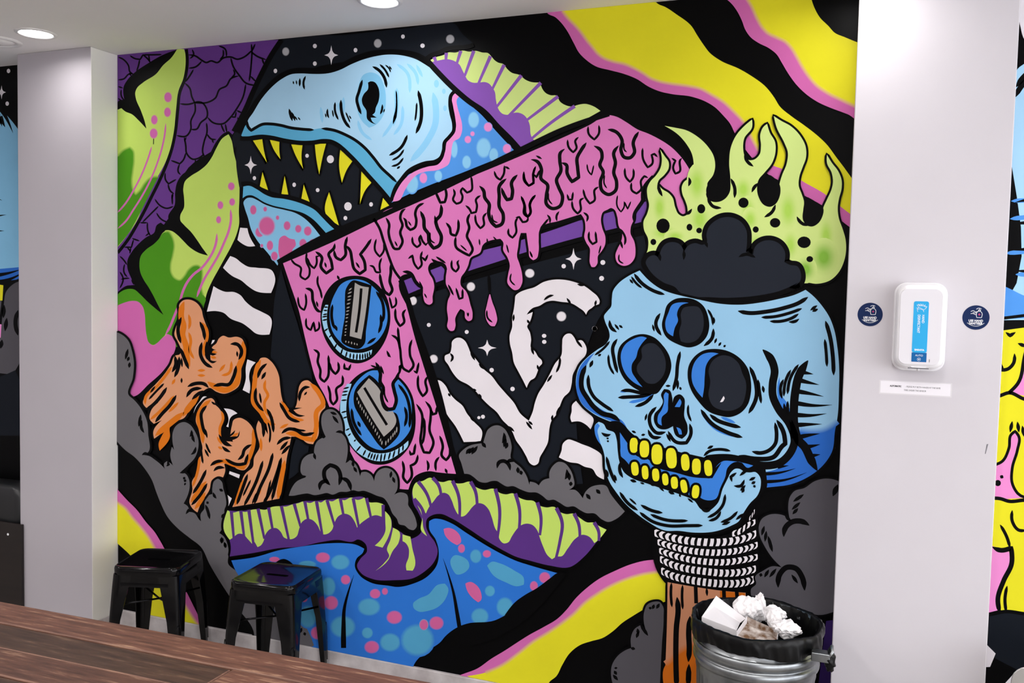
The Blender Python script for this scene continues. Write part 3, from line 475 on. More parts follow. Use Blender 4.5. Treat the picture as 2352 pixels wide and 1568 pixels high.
s 19 @R 1060 500 1065 600 1100 660 1135 630 1130 540 1155 510; 1020 740 1070 770 1100 860 1110 960 1130 1040 1180 1070 1220 1020 1190 920 1190 840 1210 780; 1080 670 1090 780 1100 870; 980 880 1010 950 1030 1030 1075 1060 1110 1010 1090 1100; 1220 1060 1250 1080 1270 985; 1265 1100 1270 1230 1305 1290 1340 1250 1330 1150 1350 1110; 320 870 365 900 360 980 385 1060 385 1130 420 1160 450 1120 460 1030 455 920; 465 980 490 1060 520 1090 545 1060 540 980; 600 990 600 1040 640 1050 660 1000; 450 1190 470 1260 480 1340 500 1365 530 1330 530 1220 580 1180 580 1100; 535 205 555 245
s 20 @T 1010 575 1060 660 1060 800 1050 920 1080 1010 1130 1015 1165 930 1130 810 1140 700 1140 620 1090 550; 1140 620 1160 670 1190 660 1200 590; 1220 860 1250 960 1240 1040 1280 1080 1310 1040 1310 960; 1080 700 1085 820 1065 940; 1005 930 990 1020 960 1030 950 990; 885 1085 900 1160 895 1240 930 1285 965 1240 960 1130 1000 1110 1025 1030; 1105 1080 1120 1130 1110 1180; 1190 1180 1190 1090 1220 1050; 1270 1155 1290 1200
# painted_knob: round blue knob with grey handle
f rim K @R 705 208 800 225 900 290 975 390 1010 520 1010 640 980 760 920 870 830 960 730 995 630 980 530 920 450 820 400 700 385 580 400 450 440 350 520 260 610 218
f teeth RW 430 470 400 545 405 640 430 720 480 800 520 860 560 900 620 940 700 962 770 960 840 915 850 872 760 900 690 900 620 885 560 850 500 780 460 700 443 620 445 540 455 470
s 12 400 610 450 600; 398 580 450 570; 405 560 450 550; 410 520 450 520; 415 490 455 490; 415 710 455 680; 460 765 490 735; 505 870 535 815; 565 925 585 860; 610 945 625 885; 650 955 655 900; 680 965 685 905; 710 970 715 905; 740 970 740 905; 765 965 765 905; 790 960 785 900; 810 955 805 895; 830 940 825 885
f face KB 700 240 780 255 860 310 930 390 980 500 985 620 950 720 890 800 820 845 740 868 640 860 560 800 490 700 468 590 480 460 520 360 570 285 640 248
f handle_edge K 690 248 720 255 845 295 835 380 820 520 795 700 775 830 740 862 650 850 575 800 580 720 605 560 605 420 615 325
f handle GK 695 270 738 295 820 312 805 440 780 620 752 778 648 750 665 560 685 380
u 24 752 322 735 520 705 718
c GK 11 640 340 668 318; 630 370 668 352; 628 400 664 388; 625 430 660 418; 620 465 655 452; 618 500 650 488; 615 530 645 520; 612 560 640 552; 610 590 635 582; 608 625 630 618; 606 660 625 652; 604 690 622 684; 602 718 618 712; 600 745 616 740; 615 790 612 810; 640 795 638 815; 665 800 665 825; 690 808 692 830; 712 815 716 835
s 22 885 348 940 440 955 540 945 625; 495 465 485 570 510 685; 885 765 805 822; 925 555 930 650 905 725; 515 650 535 705
# painted_knob: round blue knob with a drip of pink over it
f rim K @T 650 252 560 275 470 330 390 420 340 520 318 640 330 740 370 860 430 970 520 1060 620 1115 720 1120 830 1080 920 1000 980 890 1005 760 1000 620 975 500 920 400 850 330 740 280
f teeth RW 390 395 350 480 330 560 327 640 345 730 370 830 410 920 470 1000 560 1060 660 1090 760 1080 850 1030 940 940 940 905 860 970 770 1010 690 1020 600 1005 520 950 460 880 410 780 385 680 383 590 395 500 420 430 430 395
s 12 355 440 410 425; 345 470 400 460; 340 500 395 490; 335 545 390 540; 335 655 390 640; 350 705 395 690; 375 815 415 795; 395 865 425 840; 450 915 470 895; 470 1005 515 950; 530 1045 560 985; 575 1065 600 1005; 600 1075 620 1015; 625 1085 645 1020; 650 1090 670 1022; 690 1100 700 1020; 720 1090 735 1015; 760 1080 780 1005; 800 1065 820 990; 850 1040 860 965; 890 1000 895 940
f face KB 620 275 665 275 690 350 720 440 800 400 850 355 920 440 965 550 970 680 960 800 900 890 790 970 690 990 600 960 520 890 450 780 415 660 405 560 430 450 500 350
f handle_edge K 590 315 640 350 700 450 690 500 700 570 760 640 830 660 858 730 860 840 790 930 720 985 690 960 600 840 500 680 455 590 455 470
f handle GK 585 345 700 500 695 570 740 640 800 640 832 720 720 870 610 700 480 470
u 24 545 430 640 590 748 765
c GK 11 480 515 480 545; 495 545 492 580; 510 575 508 610; 525 600 522 635; 542 625 540 662; 560 650 556 690; 578 680 572 715; 595 705 590 742; 612 735 606 770; 630 765 624 800; 648 795 640 830; 665 825 656 860; 682 855 672 888; 695 885 686 915; 705 905 700 945; 740 905 736 950; 762 885 758 925; 785 860 780 900; 805 835 800 875; 820 815 818 855; 838 780 834 835
s 22 850 400 920 500 955 640 950 790; 905 600 925 680 905 780; 430 615 450 740 520 860; 485 730 510 785
f drip PK 640 215 690 290 700 380 705 450 712 520 730 580 770 608 805 600 820 540 805 470 797 400 830 335 850 290 840 200 740 150
s 26 645 200 690 300 688 380 715 430 700 500 715 570 760 622 810 617 832 550 812 450 803 395 840 335 855 285
s 14 725 420 728 500 760 565; 690 230 720 310; 600 228 680 260
# painted_grey_cloud: grey cloud climbing beside the pillar
q 40 cloud GY @O 40 -540 100 -510 145 -465 180 -370 197 -270 188 -130 150 25 200 70 270 160 315 260 327 380 325 540 290 565 330 572 390 610 445 655 478 690 470 640 495 620 530 640 550 660 525 560 540 490 560 520 545 440 548 360 570 310 605 280 650 268 700 290 745 350 777 430 775 510 745 590 690 650 620 715 665 735 695 790 698 860 680 930 645 1000 685 1030 695 1075 740 1085 790 1150 802 1160 800 1090 830 1050 835 980 870 925 905 915 905 840 925 790 955 778 985 800 1003 870 1022 940 1028 1010 1010 1070 1030 1110 1012 1190 965 1265 1005 1295 1040 1370 1050 1450 1045 1540 @0 545 1310 580 1350 625 1385 690 1418 708 1440 724 1482 700 1510 590 1475 584 1445 548 1394 522 1356 484 1294 @O 800 1390 700 1310 600 1230 500 1120 440 1000 400 900 360 790 290 680 200 580 120 520 40 435
s 22 @O 260 200 250 260 240 310; 270 250 265 320 290 365; 715 340 715 380 700 400; 725 370 730 420 745 450; 755 490 735 545 710 560; 640 765 660 780; 645 790 670 800; 650 820 665 830; 870 985 850 1000; 840 1010 860 1060 880 1140; 910 900 920 930 940 955; 1010 1090 985 1130; 1020 1120 990 1165; 1000 1310 985 1360; 1015 1350 1020 1400; 500 620 510 650 490 665; 270 565 300 550 330 555; 610 725 650 715 690 690; 645 1000 680 985 700 960; 665 1095 690 1060 740 1070 785 1110; 965 870 1000 890; @N 145 630 130 690 120 725; 155 700 140 740; 160 750 155 800; @S3 440 125 430 175; 460 170 480 220; 1160 940 1140 990; 1180 980 1190 1010
# painted_reaching_hand: orange bony hand beside the pillar
q 44 hand SK @N 607 230 640 195 700 188 760 215 805 275 820 340 845 410 868 470 868 530 845 610 835 660 850 720 890 745 905 610 940 580 960 540 1000 512 1050 528 1130 522 1170 540 1193 590 1190 660 1180 730 1165 800 1160 900 1140 965 1080 1010 1010 1033 940 1015 880 980 820 1010 760 1090 700 1170 650 1250 560 1285 470 1370 380 1437 372 1380 450 1270 378 1303 340 1260 350 1190 420 1110 310 1160 280 1120 310 1040 400 940 470 860 530 770 570 690 610 680 620 640 595 570 562 500 575 440 605 370 610 300
f hand OR 550 1285 520 1340 522 1420 430 1545 420 1490 450 1410
c OR 52 650 205 628 270 625 350 645 420 635 500 665 600 675 700 700 790; 1178 560 1176 700 1140 800 1118 940 1020 1000 920 965 860 925; 640 1235 690 1160 780 1060; 390 1410 560 1270 650 1200
c OR 26 800 390 850 450 855 540 830 600 830 700; 690 480 710 560 700 640 740 720; 690 320 702 400 690 455; 770 825 840 822; 770 868 840 870; 965 835 1020 768; 1075 740 1050 850 985 868; 300 1130 300 1080 420 950 540 790; 345 1265 400 1220 560 1050; 880 660 950 660; 885 700 940 712; 510 1200 600 1110; 540 950 570 900
f crotch K 850 560 880 600 910 630 940 640 905 650 900 665 945 675 905 690 880 680 870 690 890 730 945 740 905 760 870 740 845 700 835 650
s 26 625 345 595 460 622 580; 790 385 825 470 835 552; 810 570 800 690 840 760 905 798; 1065 588 1130 590 1165 640 1140 728; 1118 780 1095 880 1050 950 980 950 912 965; 680 970 760 940 830 945 870 980; 670 1065 720 1000 810 985; 720 1085 770 1040 822 1005; 565 690 575 770 540 840; 605 700 597 800 562 885; 615 620 650 710 692 812; 495 975 430 1070 350 1150 300 1180; 580 1045 520 1140 450 1215 390 1290
s 16 1125 650 1130 702; 625 710 632 795; 627 890 627 938; 470 940 400 1010 332 1085; 390 965 345 1025
# painted_reaching_hand: small orange bony hand in the middle
q 40 hand SK @O 900 55 925 80 930 110 960 140 1005 220 1010 245 985 290 975 370 1010 430 1060 440 1080 300 1095 250 1150 230 1200 250 1260 310 1290 390 1285 480 1250 570 1230 660 1190 700 1130 690 1060 640 1010 645 1020 700 1000 765 960 755 900 790 880 870 800 1000 770 1080 735 1055 700 1000 725 870 720 810 770 720 790 600 815 500 800 430 780 330 755 260 765 190 800 120 850 65
c OR 36 890 70 820 130 780 200 780 270 810 360 820 460; 1270 330 1275 450 1230 600 1180 680 1090 650 1000 620 900 655; 745 1050 790 990 840 900; 710 990 770 900 850 800
c OR 24 985 170 1000 230 970 330 985 420; 1080 400 1140 365; 945 400 990 470; 955 490 995 512; 790 580 770 720 725 850
f crotch K 1000 300 1025 310 1045 330 1065 380 1110 340 1100 370 1060 400 1130 395 1150 345 1140 400 1085 430 1090 445 1030 440 1085 485 1020 480 970 420 960 375 985 400 985 330
s 24 855 120 805 190 810 270 840 385; 990 485 1030 520 1068 537; 1258 470 1190 520 1175 570 1132 608; 1225 555 1200 640 1140 650 1020 598; 885 662 940 625 1005 618; 915 710 950 680 1015 680; 850 695 800 800 728 912; 858 818 790 930 715 1015
s 16 840 330 858 412; 895 85 935 115; 845 455 870 520 890 552; 800 480 805 540 820 642; 835 510 872 582
# painted_reaching_hand: tall orange bony hand beside the pink slab
q 44 hand SK @Q 535 200 550 168 600 160 645 190 690 250 718 320 730 420 745 520 775 600 830 650 870 600 885 540 892 470 905 410 930 375 975 363 1020 395 1080 460 1120 540 1137 600 1105 650 1080 720 1072 860 1030 937 980 930 900 875 830 870 815 950 790 1060 780 1130 750 1290 722 1425 600 1450 300 1502 350 1390 420 1200 485 1140 495 1060 545 960 525 860 515 790 535 725 590 800 620 850 600 740 550 665 490 600 472 540 478 470 490 400 482 340 505 265
c OR 42 555 180 520 260 505 350 495 450 490 560 560 650 620 740 690 760; 1000 390 1080 480 1115 580 1060 640 1055 780 1030 900 940 880 860 845 780 840; 772 1080 740 1250 710 1430
c OR 26 600 360 590 430 620 500 590 560 600 640 670 700; 740 550 790 620 850 700 945 722; 725 795 805 755; 555 880 560 1000; 640 1300 610 1440; 560 1340 480 1470; 540 1240 450 1390; 400 1250 320 1495; 460 1400 405 1485
f crotch K 815 608 930 610 850 630 880 660 955 680 900 692 850 672 805 640
s 24 612 213 560 260 528 345; 602 288 562 355; 515 430 510 540 582 642; 610 618 650 700 670 832; 555 690 580 800 580 875; 725 562 770 640 810 700 908 737; 902 552 915 470 950 430 998 425; 742 842 810 800 870 810 940 850 1038 833; 700 942 760 890 830 880; 728 992 800 910; 742 1028 817 945; 575 1085 520 1260 405 1490; 665 1015 630 1150 540 1350 498 1475; 742 1055 700 1200 620 1400 575 1475; 438 1205 380 1370 340 1480; 738 1080 690 1300 655 1440
s 15 545 475 560 572; 838 788 900 810 962 816; 945 498 972 466; 620 740 640 820 633 925; 520 1370 478 1475; 647 1255 600 1445; 467 1255 395 1405
# painted_grey_cloud: grey cloud in front of the pink slab
q 40 cloud GY 808 1400 830 1340 870 1280 960 1235 920 1200 915 1130 935 1070 985 1030 1035 1020 1040 960 1065 910 1110 880 1140 870 1110 800 1100 720 1115 660 1150 628 1200 625 1250 660 1280 720 1295 820 1270 830 1310 870 1335 940 1335 1030 1320 1100 1360 1080 1410 1120 1440 1190 1448 1225 1460 1190 1500 1185 1550 1215 1575 1270 1585 1220 1620 1170 1680 1150 1730 1165 1770 1210 1787 1290 1780 1350 1755 1390 1810 1370 1870 1390 1882 1440 1880 1480 1911 1530 1951 1618 1956 1680 1931 1708 1890 1700 1850 1668 1800 1655 1780 1608 1740 1560 1710 1490 1660 1420 1600 1400 1530 1370 1480 1355 1430 1360 1390 1350 1330 1365 1270 1365 1200 1390 1150 1375 1100 1385 1040 1395 980 1380 900 1390 850 1400
s 30 1180 1305 1130 1240 1130 1170 1180 1125 1240 1150 1272 1220 1258 1305; 1085 1350 1095 1290 1140 1265 1178 1302; 1270 1240 1330 1262 1368 1355
s 22 1035 1015 1038 1040 1050 1075; 1230 830 1270 825 1305 845; 1180 650 1240 670; 1200 680 1255 750; 1380 1090 1390 1140; 1390 1140 1420 1190; 1320 1105 1345 1070 1360 1010; 900 1235 965 1225; 1100 875 1140 868; @T 790 1180 780 1240; 800 1230 820 1285
# painted_lower_frill: lime and purple frill above the blue body
q 40 frill V3 @AB 100 355 210 362 320 350 440 350 570 318 690 300 780 275 900 270 980 262 1100 250 1210 240 1330 240 1370 280 1450 285 1500 300 1510 380 @AC 260 450 320 520 330 590 390 620 440 655 500 690 580 640 600 560 560 450 520 380 512 240 540 185 600 170 670 140 720 165 780 180 850 165 900 190 960 190 1020 175 1080 225 1150 250 1240 240 1290 275 1350 290 1410 280 1470 320 1533 342 1593 347 1643 387 1713 407 1783 402 1833 447 1893 467 1953 462 2013 502 2083 542 2133 542 2183 572 2253 607 2163 717 2053 847 1923 942 1733 927 1573 887 1433 847 1333 797 1150 690 1000 590 860 505 760 465 690 475 640 510 630 570 660 650 710 720 735 800 700 900 620 980 520 1040 350 1060 150 1050 50 1000 10 930 40 870 100 800 90 740 0 700 @AB 1250 625 1080 620 940 640 760 680 560 695 350 735 120 770 130 700 110 600 70 540
f web L 100 355 150 375 210 362 260 370 320 350 380 345 440 350 500 325 570 318 620 322 690 300 740 290 780 275 840 290 900 270 940 285 980 262 1040 275 1100 250 1150 265 1210 240 1270 262 1330 240 1370 280 1450 285 1500 300 1505 420 1480 410 1430 398 1390 410 1340 440 1290 480 1265 510 1240 450 1200 400 1150 385 1100 405 1060 470 1040 530 1000 565 960 570 940 550 910 490 860 440 820 430 770 460 745 520 720 590 670 615 640 612 610 600 580 550 540 515 490 520 440 575 425 630 400 670 370 685 345 640 320 655 280 610 240 570 200 565 150 600 120 620 70 540
f web L @AC 262 440 310 500 320 560 300 650 240 768 170 750 230 690 265 620 265 540
f web L 335 590 390 625 385 720 330 800 290 880 175 978 260 900 300 840 280 790 310 700
f web L 420 650 490 670 505 760 525 950 510 975 455 972 450 930 475 850 470 760 440 720 420 710
f web L 520 330 580 420 600 520 605 580 640 665 590 620 595 480 560 400
f web L 512 240 540 185 600 170 670 140 720 165 780 180 850 165 900 190 960 190 1020 175 1080 225 1150 250 1240 240 1290 275 1350 290 1410 280 1470 320 1533 342 1593 347 1643 387 1713 407 1783 402 1833 447 1893 467 1953 462 2013 502 2083 542 2133 542 2183 572 2253 607 2163 712 2143 727 2093 667 2033 652 1973 687 1903 777 1843 847 1813 847 1763 872 1723 837 1683 757 1653 677 1633 617 1583 562 1533 552 1480 570 1440 610 1400 670 1370 720 1330 730 1290 690 1280 640 1255 600 1220 490 1190 420 1140 375 1090 370 1050 400 1010 450 980 480 950 490 920 470 890 420 860 340 830 290 790 275 740 300 700 350 660 400 630 460 600 440 560 390 520 330
v V3 30 @AB 135 362 158 620; 220 358 252 610; 292 350 338 690; 375 340 432 610; 470 330 510 550; 585 315 652 620; 700 295 757 500; 795 272 830 460; 900 270 952 570; 995 262 1062 490; 1115 250 1145 410; 1230 245 1282 510; 1350 245 1392 430; 1500 305 1498 440
v V3 34 @AC 560 175 640 290 678 410; 690 142 740 200 767 310; 868 168 920 290 932 495; 1030 176 1070 250 1090 410; 1253 240 1290 400 1272 680; 1433 282 1470 420 1465 620; 522 330 600 430 622 490; @AD 298 205 330 330 320 500; 468 255 520 380 500 560 462 720; 628 305 670 400 680 520; 808 385 850 470 850 550
# painted_spotted_body: bright blue body with teal and pink spots
f body B4 @AB 135 805 350 775 560 715 800 675 1000 652 1150 650 1260 665 1330 700 1320 730 1260 790 1245 850 1290 940 1380 1000 1568 1035 @AC 350 1120 520 1090 640 1030 730 920 745 800 720 700 660 600 660 530 700 510 760 512 850 545 1000 640 1150 735 1300 820 1450 890 1568 925 @AD 150 745 300 790 480 840 420 880 300 970 180 1040 110 1090 0 1225 @AC 1250 1420 1000 1450 940 1470 900 1490 800 1568 @0 1015 1471 982 1494 959 1515 948 1535 700 1500 724 1480 700 1430 625 1385 545 1310
b spot TE B4 @S3 1507 350 84 68; 1210 370 80 34; 1400 570 64 86; 1765 752 100 78; 1215 840 80 100; 1530 930 112 98; 1750 985 50 50; 1955 1070 92 82; 2200 1050 148 142; @AC 1078 845 52 62; 1205 1157 46 50; 1115 1385 78 74; 1340 1300 76 86
b spot PS B4 @S3 1350 308 64 46; 915 325 48 24; 1555 507 43 43; 1820 633 48 43; 1908 612 28 32; 1425 715 62 62; 1993 845 69 59; 1790 1112 66 56; 1305 985 64 59; 1183 680 30 30; @AC 950 775 32 40; 1178 823 38 34; 725 1445 64 59; @AD 365 880 50 50; 268 955 36 44
f spot TE @AC 515 1270 560 1230 650 1190 740 1100 800 1090 830 1130 810 1220 740 1300 650 1335 560 1340 520 1310
f spot TE 855 870 880 840 960 850 1010 890 1020 940 980 990 900 1005 880 980
f spot TE 1180 930 1220 895 1300 910 1420 970 1510 1040 1510 1100 1450 1115 1350 1080 1240 1020
f spot PS 790 600 830 590 890 610 940 670 945 720 910 745 850 710 800 650
f spot PS 985 1090 1030 1075 1080 1100 1125 1170 1125 1240 1100 1258 1050 1220 1000 1150
b spot PS TE 612 1460 40 48
f ground K @AD 480 838 420 880 300 970 180 1040 110 1090 0 1225 @AC 1350 1370 1250 1420 1000 1450 940 1470 900 1490 800 1568 1000 1640 1400 1500 1900 1000
e 36 @AC 935 1500 910 1350 880 1180 830 1000 785 865
e 46 @AB 1145 1590 1145 1400 1150 1250 1190 1080 1238 935
f arc K @S3 925 355 960 330 1000 320 1050 340 1095 385 1000 400
# painted_skull_flame: lime green flame on the skull
q 40 flame LL @K 170 1310 195 1220 195 1130 160 1050 155 980 190 900 205 830 190 750 188 680 215 620 270 560 310 490 320 420 305 330 345 390 380 440 380 500 340 560 290 610 280 640 330 690 380 720 415 760 440 850 470 910 510 930 545 915 550 860 530 790 505 730 500 660 520 620 560 590 600 530 605 450 590 370 540 280 470 200 345 118 440 135 540 158 640 215 730 300 785 390 798 490 780 560 730 630 715 700 730 770 780 800 830 800 890 770 930 710 935 620 930 560 925 430 935 330 990 200 1060 120 1130 62 1130 130 1060 230 1050 320 1065 390 1100 425 1150 420 1200 370 1210 300 1205 190 1230 130 1265 100 1290 180 1335 260 1340 350 1310 450 1240 540 1190 600 1175 680 1190 760 1240 830 1290 845 1340 820 1375 760 1375 650 1400 560 1440 460 1450 350 1420 270 1350 130 1325 30 @G 760 1090 850 1140 930 1220 985 1330 985 1430 @M 800 330 770 420 765 500 790 570 812 640 805 720 805 810 840 855 880 865 940 835 975 780 985 700 1020 620 1060 530 1072 470 1060 380 1020 300 1018 220 1060 290 1120 370 1150 450 1150 520 1125 620 1115 700 1125 790 1160 890 1185 980 1190 1070 1170 1180 1120 1280 1050 1345 930 1378 825 1366 760 1370 @K 200 1380
a shade LG LL @K 300 850 55 120; 635 640 75 150; 340 1080 110 60; 1050 690 70 100; 660 960 80 120; 1095 880 60 110; 1170 1170 60 70; 440 1110 80 50
a shade LG LL @M 670 720 75 150; 1010 950 60 140; 690 1030 60 110; 330 800 60 90
a shade LD LL @M 990 1140 110 140; 830 1250 80 100
f hollow K @K 935 600 930 705 890 770 830 800 760 785 725 740 718 690 740 630 790 560 800 490 925 480
f hollow K 1290 560 1335 590 1375 640 1375 760 1340 820 1290 845 1240 830 1190 760 1175 680 1195 600
f hollow K @M 845 600 935 655 985 700 975 780 940 835 880 865 840 855 805 810 805 720
s 24 @K 1060 380 1090 440 1142 482; 730 760 780 840 855 855; 938 590 975 680 972 765; 1190 630 1150 670 1128 715; 1340 825 1310 890 1240 937; 530 915 560 900 590 862; 562 580 572 620 558 660; 283 640 300 700 325 750; @M 748 775 780 825 845 858
d bubble K @K 331 1015 60 66; 568 1028 26 31; 655 1057 26 25; 674 862 36 42; 1053 808 46 46; 244 1160 26 28; 1163 1048 27 28; 1337 988 47 43; @M 813 1006 60 52; 864 1157 30 27
# painted_smoke: dark smoke cloud on top of the skull
q 84 smoke DS @K 175 1340 210 1290 260 1280 300 1320 310 1240 350 1180 420 1160 480 1180 520 1250 560 1190 620 1170 690 1185 725 1160 720 1100 740 1030 800 970 870 940 950 940 1030 980 1080 1060 1085 1150 1075 1250 1140 1270 1160 1200 1220 1155 1300 1145 1380 1180 1425 1250 1420 1340 @M 690 1210 750 1220 785 1290 780 1350 720 1400 @X 1080 110 900 190 700 230 500 248 300 245 0 190 @W 1000 165 880 110 780 30 @K 200 1400
s 24 @K 300 1260 300 1290 308 1330; 515 1230 520 1280 515 1320; 1010 1295 1080 1270 1160 1300; 690 1150 720 1180 730 1210
# painted_skull: light blue three eyed skull
q 44 cranium S @W 670 5 560 60 480 120 430 190 420 260 413 330 380 370 350 412 362 470 395 550 400 600 370 660 290 715 200 785 130 865 98 980 108 1100 150 1200 240 1280 380 1350 480 1385 550 1425 610 1490 @Y 770 385 900 460 1100 510 1300 570 1480 620 @AA 225 430 250 412 330 400 430 398 560 425 680 455 760 540 790 600 785 697 860 690 1000 670 1130 620 1240 550 1320 470 1375 380 1405 180 @X 1422 1350 1440 1060 1442 900 1425 690 1395 530 1355 425 1290 325 1210 235 1140 178 1050 220 900 260 750 290 550 312 350 300 200 270 0 225 @W 980 215 850 165 760 100
f shade SD @X 1090 1425 1200 1440 1300 1430 1420 1360 @AA 1405 180 1375 380 1320 470 1240 550 1130 620 1000 670 860 690 780 697 760 560 900 520 1000 400 1060 310
r S SD 60 @X 1090 1425 1200 1440 1300 1430 1425 1355
f shade SD @W 270 740 180 810 120 900 100 1000 110 1110 160 1210 250 1280 400 1350 500 1385 560 1430 520 1360 420 1300 310 1240 230 1170 170 1080 160 980 190 860 230 790
f shade SE @X 905 960 885 1060 900 1180 990 1340 1015 1370 980 1200 930 1130 915 1050
c SE 28 @X 200 1260 330 1420 540 1495; 380 1320 510 1372; @W 495 1095 580 1075; 575 1188 700 1160 790 1115
s 58 @X 755 715 830 800 862 900 845 1020 845 1120 900 1250 990 1370 1045 1500 @AA 1030 200 1040 290 1000 390 900 480 800 500 680 490 560 450
s 62 @X 1162 812 1080 950 1050 1080 1035 1250 1040 1400 1080 1530 @AA 1130 330 1190 450 1245 545
f outline K @AA 560 420 760 470 870 465 980 400 1010 290 1060 320 1040 380 990 440 900 500 780 530 790 600 790 700 730 760 740 600 690 540 640 510
e 40 @X 1100 915 1210 935; 1090 990 1170 1010 1262 1030; 1075 1090 1160 1105 1302 1135; 1060 1195 1200 1215 1378 1210; 1055 1300 1180 1305 1328 1288; 1070 1390 1180 1385 1287 1383; 1100 1495 1180 1480 1268 1468; @AA 1140 335 1200 325 1270 310; 1180 415 1272 400
e 30 780 575 900 565 1050 525; 780 645 950 630 1150 562; 890 515 990 500
s 36 @W 190 855 150 960 150 1060 200 1150 260 1230 340 1290 420 1310 495 1358
s 26 210 940 215 1050 260 1140 330 1200 435 1268; 400 450 410 510 465 558; 855 388 815 480 865 588; 470 618 430 690 440 800 472 925; 620 32 680 110 780 180 895 220; 1332 525 1320 610 1245 682; 475 1145 560 1140 700 1130 800 1095; 500 1085 560 1080 700 1105 800 1100; 628 1225 720 1190 795 1115; 822 1228 760 1310 780 1420 820 1460 905 1453; 1118 1378 1130 1470 1090 1550 1000 1545 925 1445; 745 1432 790 1500 865 1498; 250 810 222 875; 1035 730 1010 850 1000 970 968 1085
s 18 445 485 485 538; 485 495 517 520; 785 488 802 552; 1280 352 1320 430 1328 498; 1335 422 1340 482; 1362 612 1342 658; 1402 648 1378 682; 1442 673 1423 692; 390 758 400 860 442 938; 402 638 350 700 265 765; 595 58 640 120 692 162; 580 83 612 122; 1015 988 1010 1072; 1030 1048 1042 1078; 902 1040 948 1040; 735 1288 718 1352; 1108 1208 1105 1280 1135 1360; 910 1468 948 1542; 598 1443 638 1462; 683 1482 720 1476; 325 755 295 772
s 30 @X 533 368 620 385 780 375 950 340 1070 300 1162 243; 1318 456 1360 600 1385 780 1392 945; 638 866 690 1000 700 1130 628 1288; 280 1295 350 1350 430 1380 560 1412; 200 1250 300 1380 420 1450 575 1502
s 23 742 425 850 420 1000 385 1108 345; 818 460 920 460 1020 430 1078 393; 1312 620 1325 740 1332 868; 1182 362 1245 318; 1200 372 1252 350; 988 466 1050 460 1083 438; 713 982 725 1080 742 1198; 755 1038 766 1102; 1008 895 960 1000 945 1135; 1078 846 1000 980 978 1115; 942 980 915 1060 930 1155; 980 1175 985 1290 1012 1368; 945 1195 965 1315
s 28 865 1368 880 1480 @AA 870 300 800 370 740 387 658 373
s 34 @X 880 1345 940 1450 958 1560 @AA 950 310 850 425 700 440 540 410
s 22 225 415 280 370 360 355 468 370; 258 348 312 323
f eye_socket K @W 700 575 800 605 880 680 940 780 955 860 930 960 880 1040 820 1110 740 1110 640 1070 540 990 490 900 470 770 490 690 560 620 630 585
f eye_rim SE 700 598 735 610 690 660 655 720 640 780 600 850 600 910 640 980 695 1050 620 1010 550 940 510 850 505 740 540 670 610 620
f pupil DS 740 660 800 660 850 700 890 770 905 850 880 950 800 1020 740 1015 690 970 645 900 645 870 690 790 690 700
f eye_socket K 1070 250 1160 265 1240 320 1285 420 1295 510 1270 600 1200 670 1110 695 1020 670 900 590 870 500 890 400 920 310 990 260
f eye_rim SE 1060 290 1110 295 1040 320 1005 400 1015 450 985 520 970 595 920 560 900 480 930 380 960 315
f pupil DS 1060 345 1130 325 1200 335 1230 380 1245 460 1230 560 1180 630 1100 655 1040 640 1025 560 1045 470 1040 390
f eye_socket K @X 310 708 450 730 560 800 620 880 650 1000 650 1100 620 1210 560 1280 450 1320 380 1310 270 1270 180 1180 110 1070 82 960 95 850 150 770 230 720
f eye_rim SE 290 740 360 750 290 790 250 850 235 950 230 1050 215 1145 160 1080 125 1010 118 920 150 820 210 760
f pupil DS 400 765 470 780 540 840 570 920 605 1010 600 1120 560 1220 480 1260 380 1255 310 1220 270 1130 285 1000 270 900 310 810
f chip W 405 1130 415 1150 390 1185 372 1185
f nose K @W 890 1068 940 1080 960 1130 965 1190 990 1130 1030 1115 1070 1150 1075 1220 1070 1310 1100 1400 1095 1470 1050 1515 1000 1490 970 1400 900 1430 840 1420 800 1360 805 1290 850 1240 880 1180 862 1120
f nose_rim SE 905 1095 930 1110 925 1200 920 1270 870 1320 870 1395 840 1380 835 1310 870 1250 890 1180 888 1120
f nose_rim SE 1030 1155 1045 1180 1030 1230 985 1228
f nose_rim SE 1000 1410 1035 1425 1050 1475 1025 1475
f mouth K @Y 520 270 640 260 760 370 900 460 1300 560 1480 600 @AA 240 410 330 398 480 400 700 470 700 560 600 560 500 560 400 830 200 880 @Y 1200 930 700 760 620 500
f mouth_inside SE @Y 650 360 720 460 800 570 900 600 1000 680 1150 720 1300 760 1480 770 1568 620 @AA 330 520 400 460 480 460 600 480 670 500 620 520 560 470 500 470 440 520 420 600 380 690 330 800 250 810 200 790 150 680 @Y 1300 960 1200 850 1050 780 900 720 780 640 740 660 690 600 665 580 655 480
q 46 jawbone S @Y 425 360 430 290 460 265 505 285 530 330 600 362 620 420 630 520 645 620 690 720 760 770 900 820 1050 870 1200 920 1320 975 1380 1050 1450 1065 @AA 300 890 350 840 400 700 440 620 475 555 510 528 550 530 590 555 640 562 690 558 730 600 738 680 710 765 640 840 580 930 540 1000 470 1040 350 1085 130 1100 0 1085 @Y 1060 1240 900 1160 790 1080 700 1000 620 900 555 800 520 690 510 560 480 470 445 420
f shade SE @Y 425 360 430 295 450 275 470 300 450 340 460 400 480 470 450 430
m Y 775 475 37 68 0; 870 508 43 76 0; 983 556 50 90 0; 1112 590 48 92 -4; 1237 628 38 75 -4; 1337 665 40 72 0; 1443 678 36 72 -5; 785 685 33 62 -6; 877 718 30 62 -4; 972 740 32 58 -4; 1058 780 28 54 -6; 1140 810 32 55 -4; 1225 842 30 60 -10; 1330 890 33 60 6
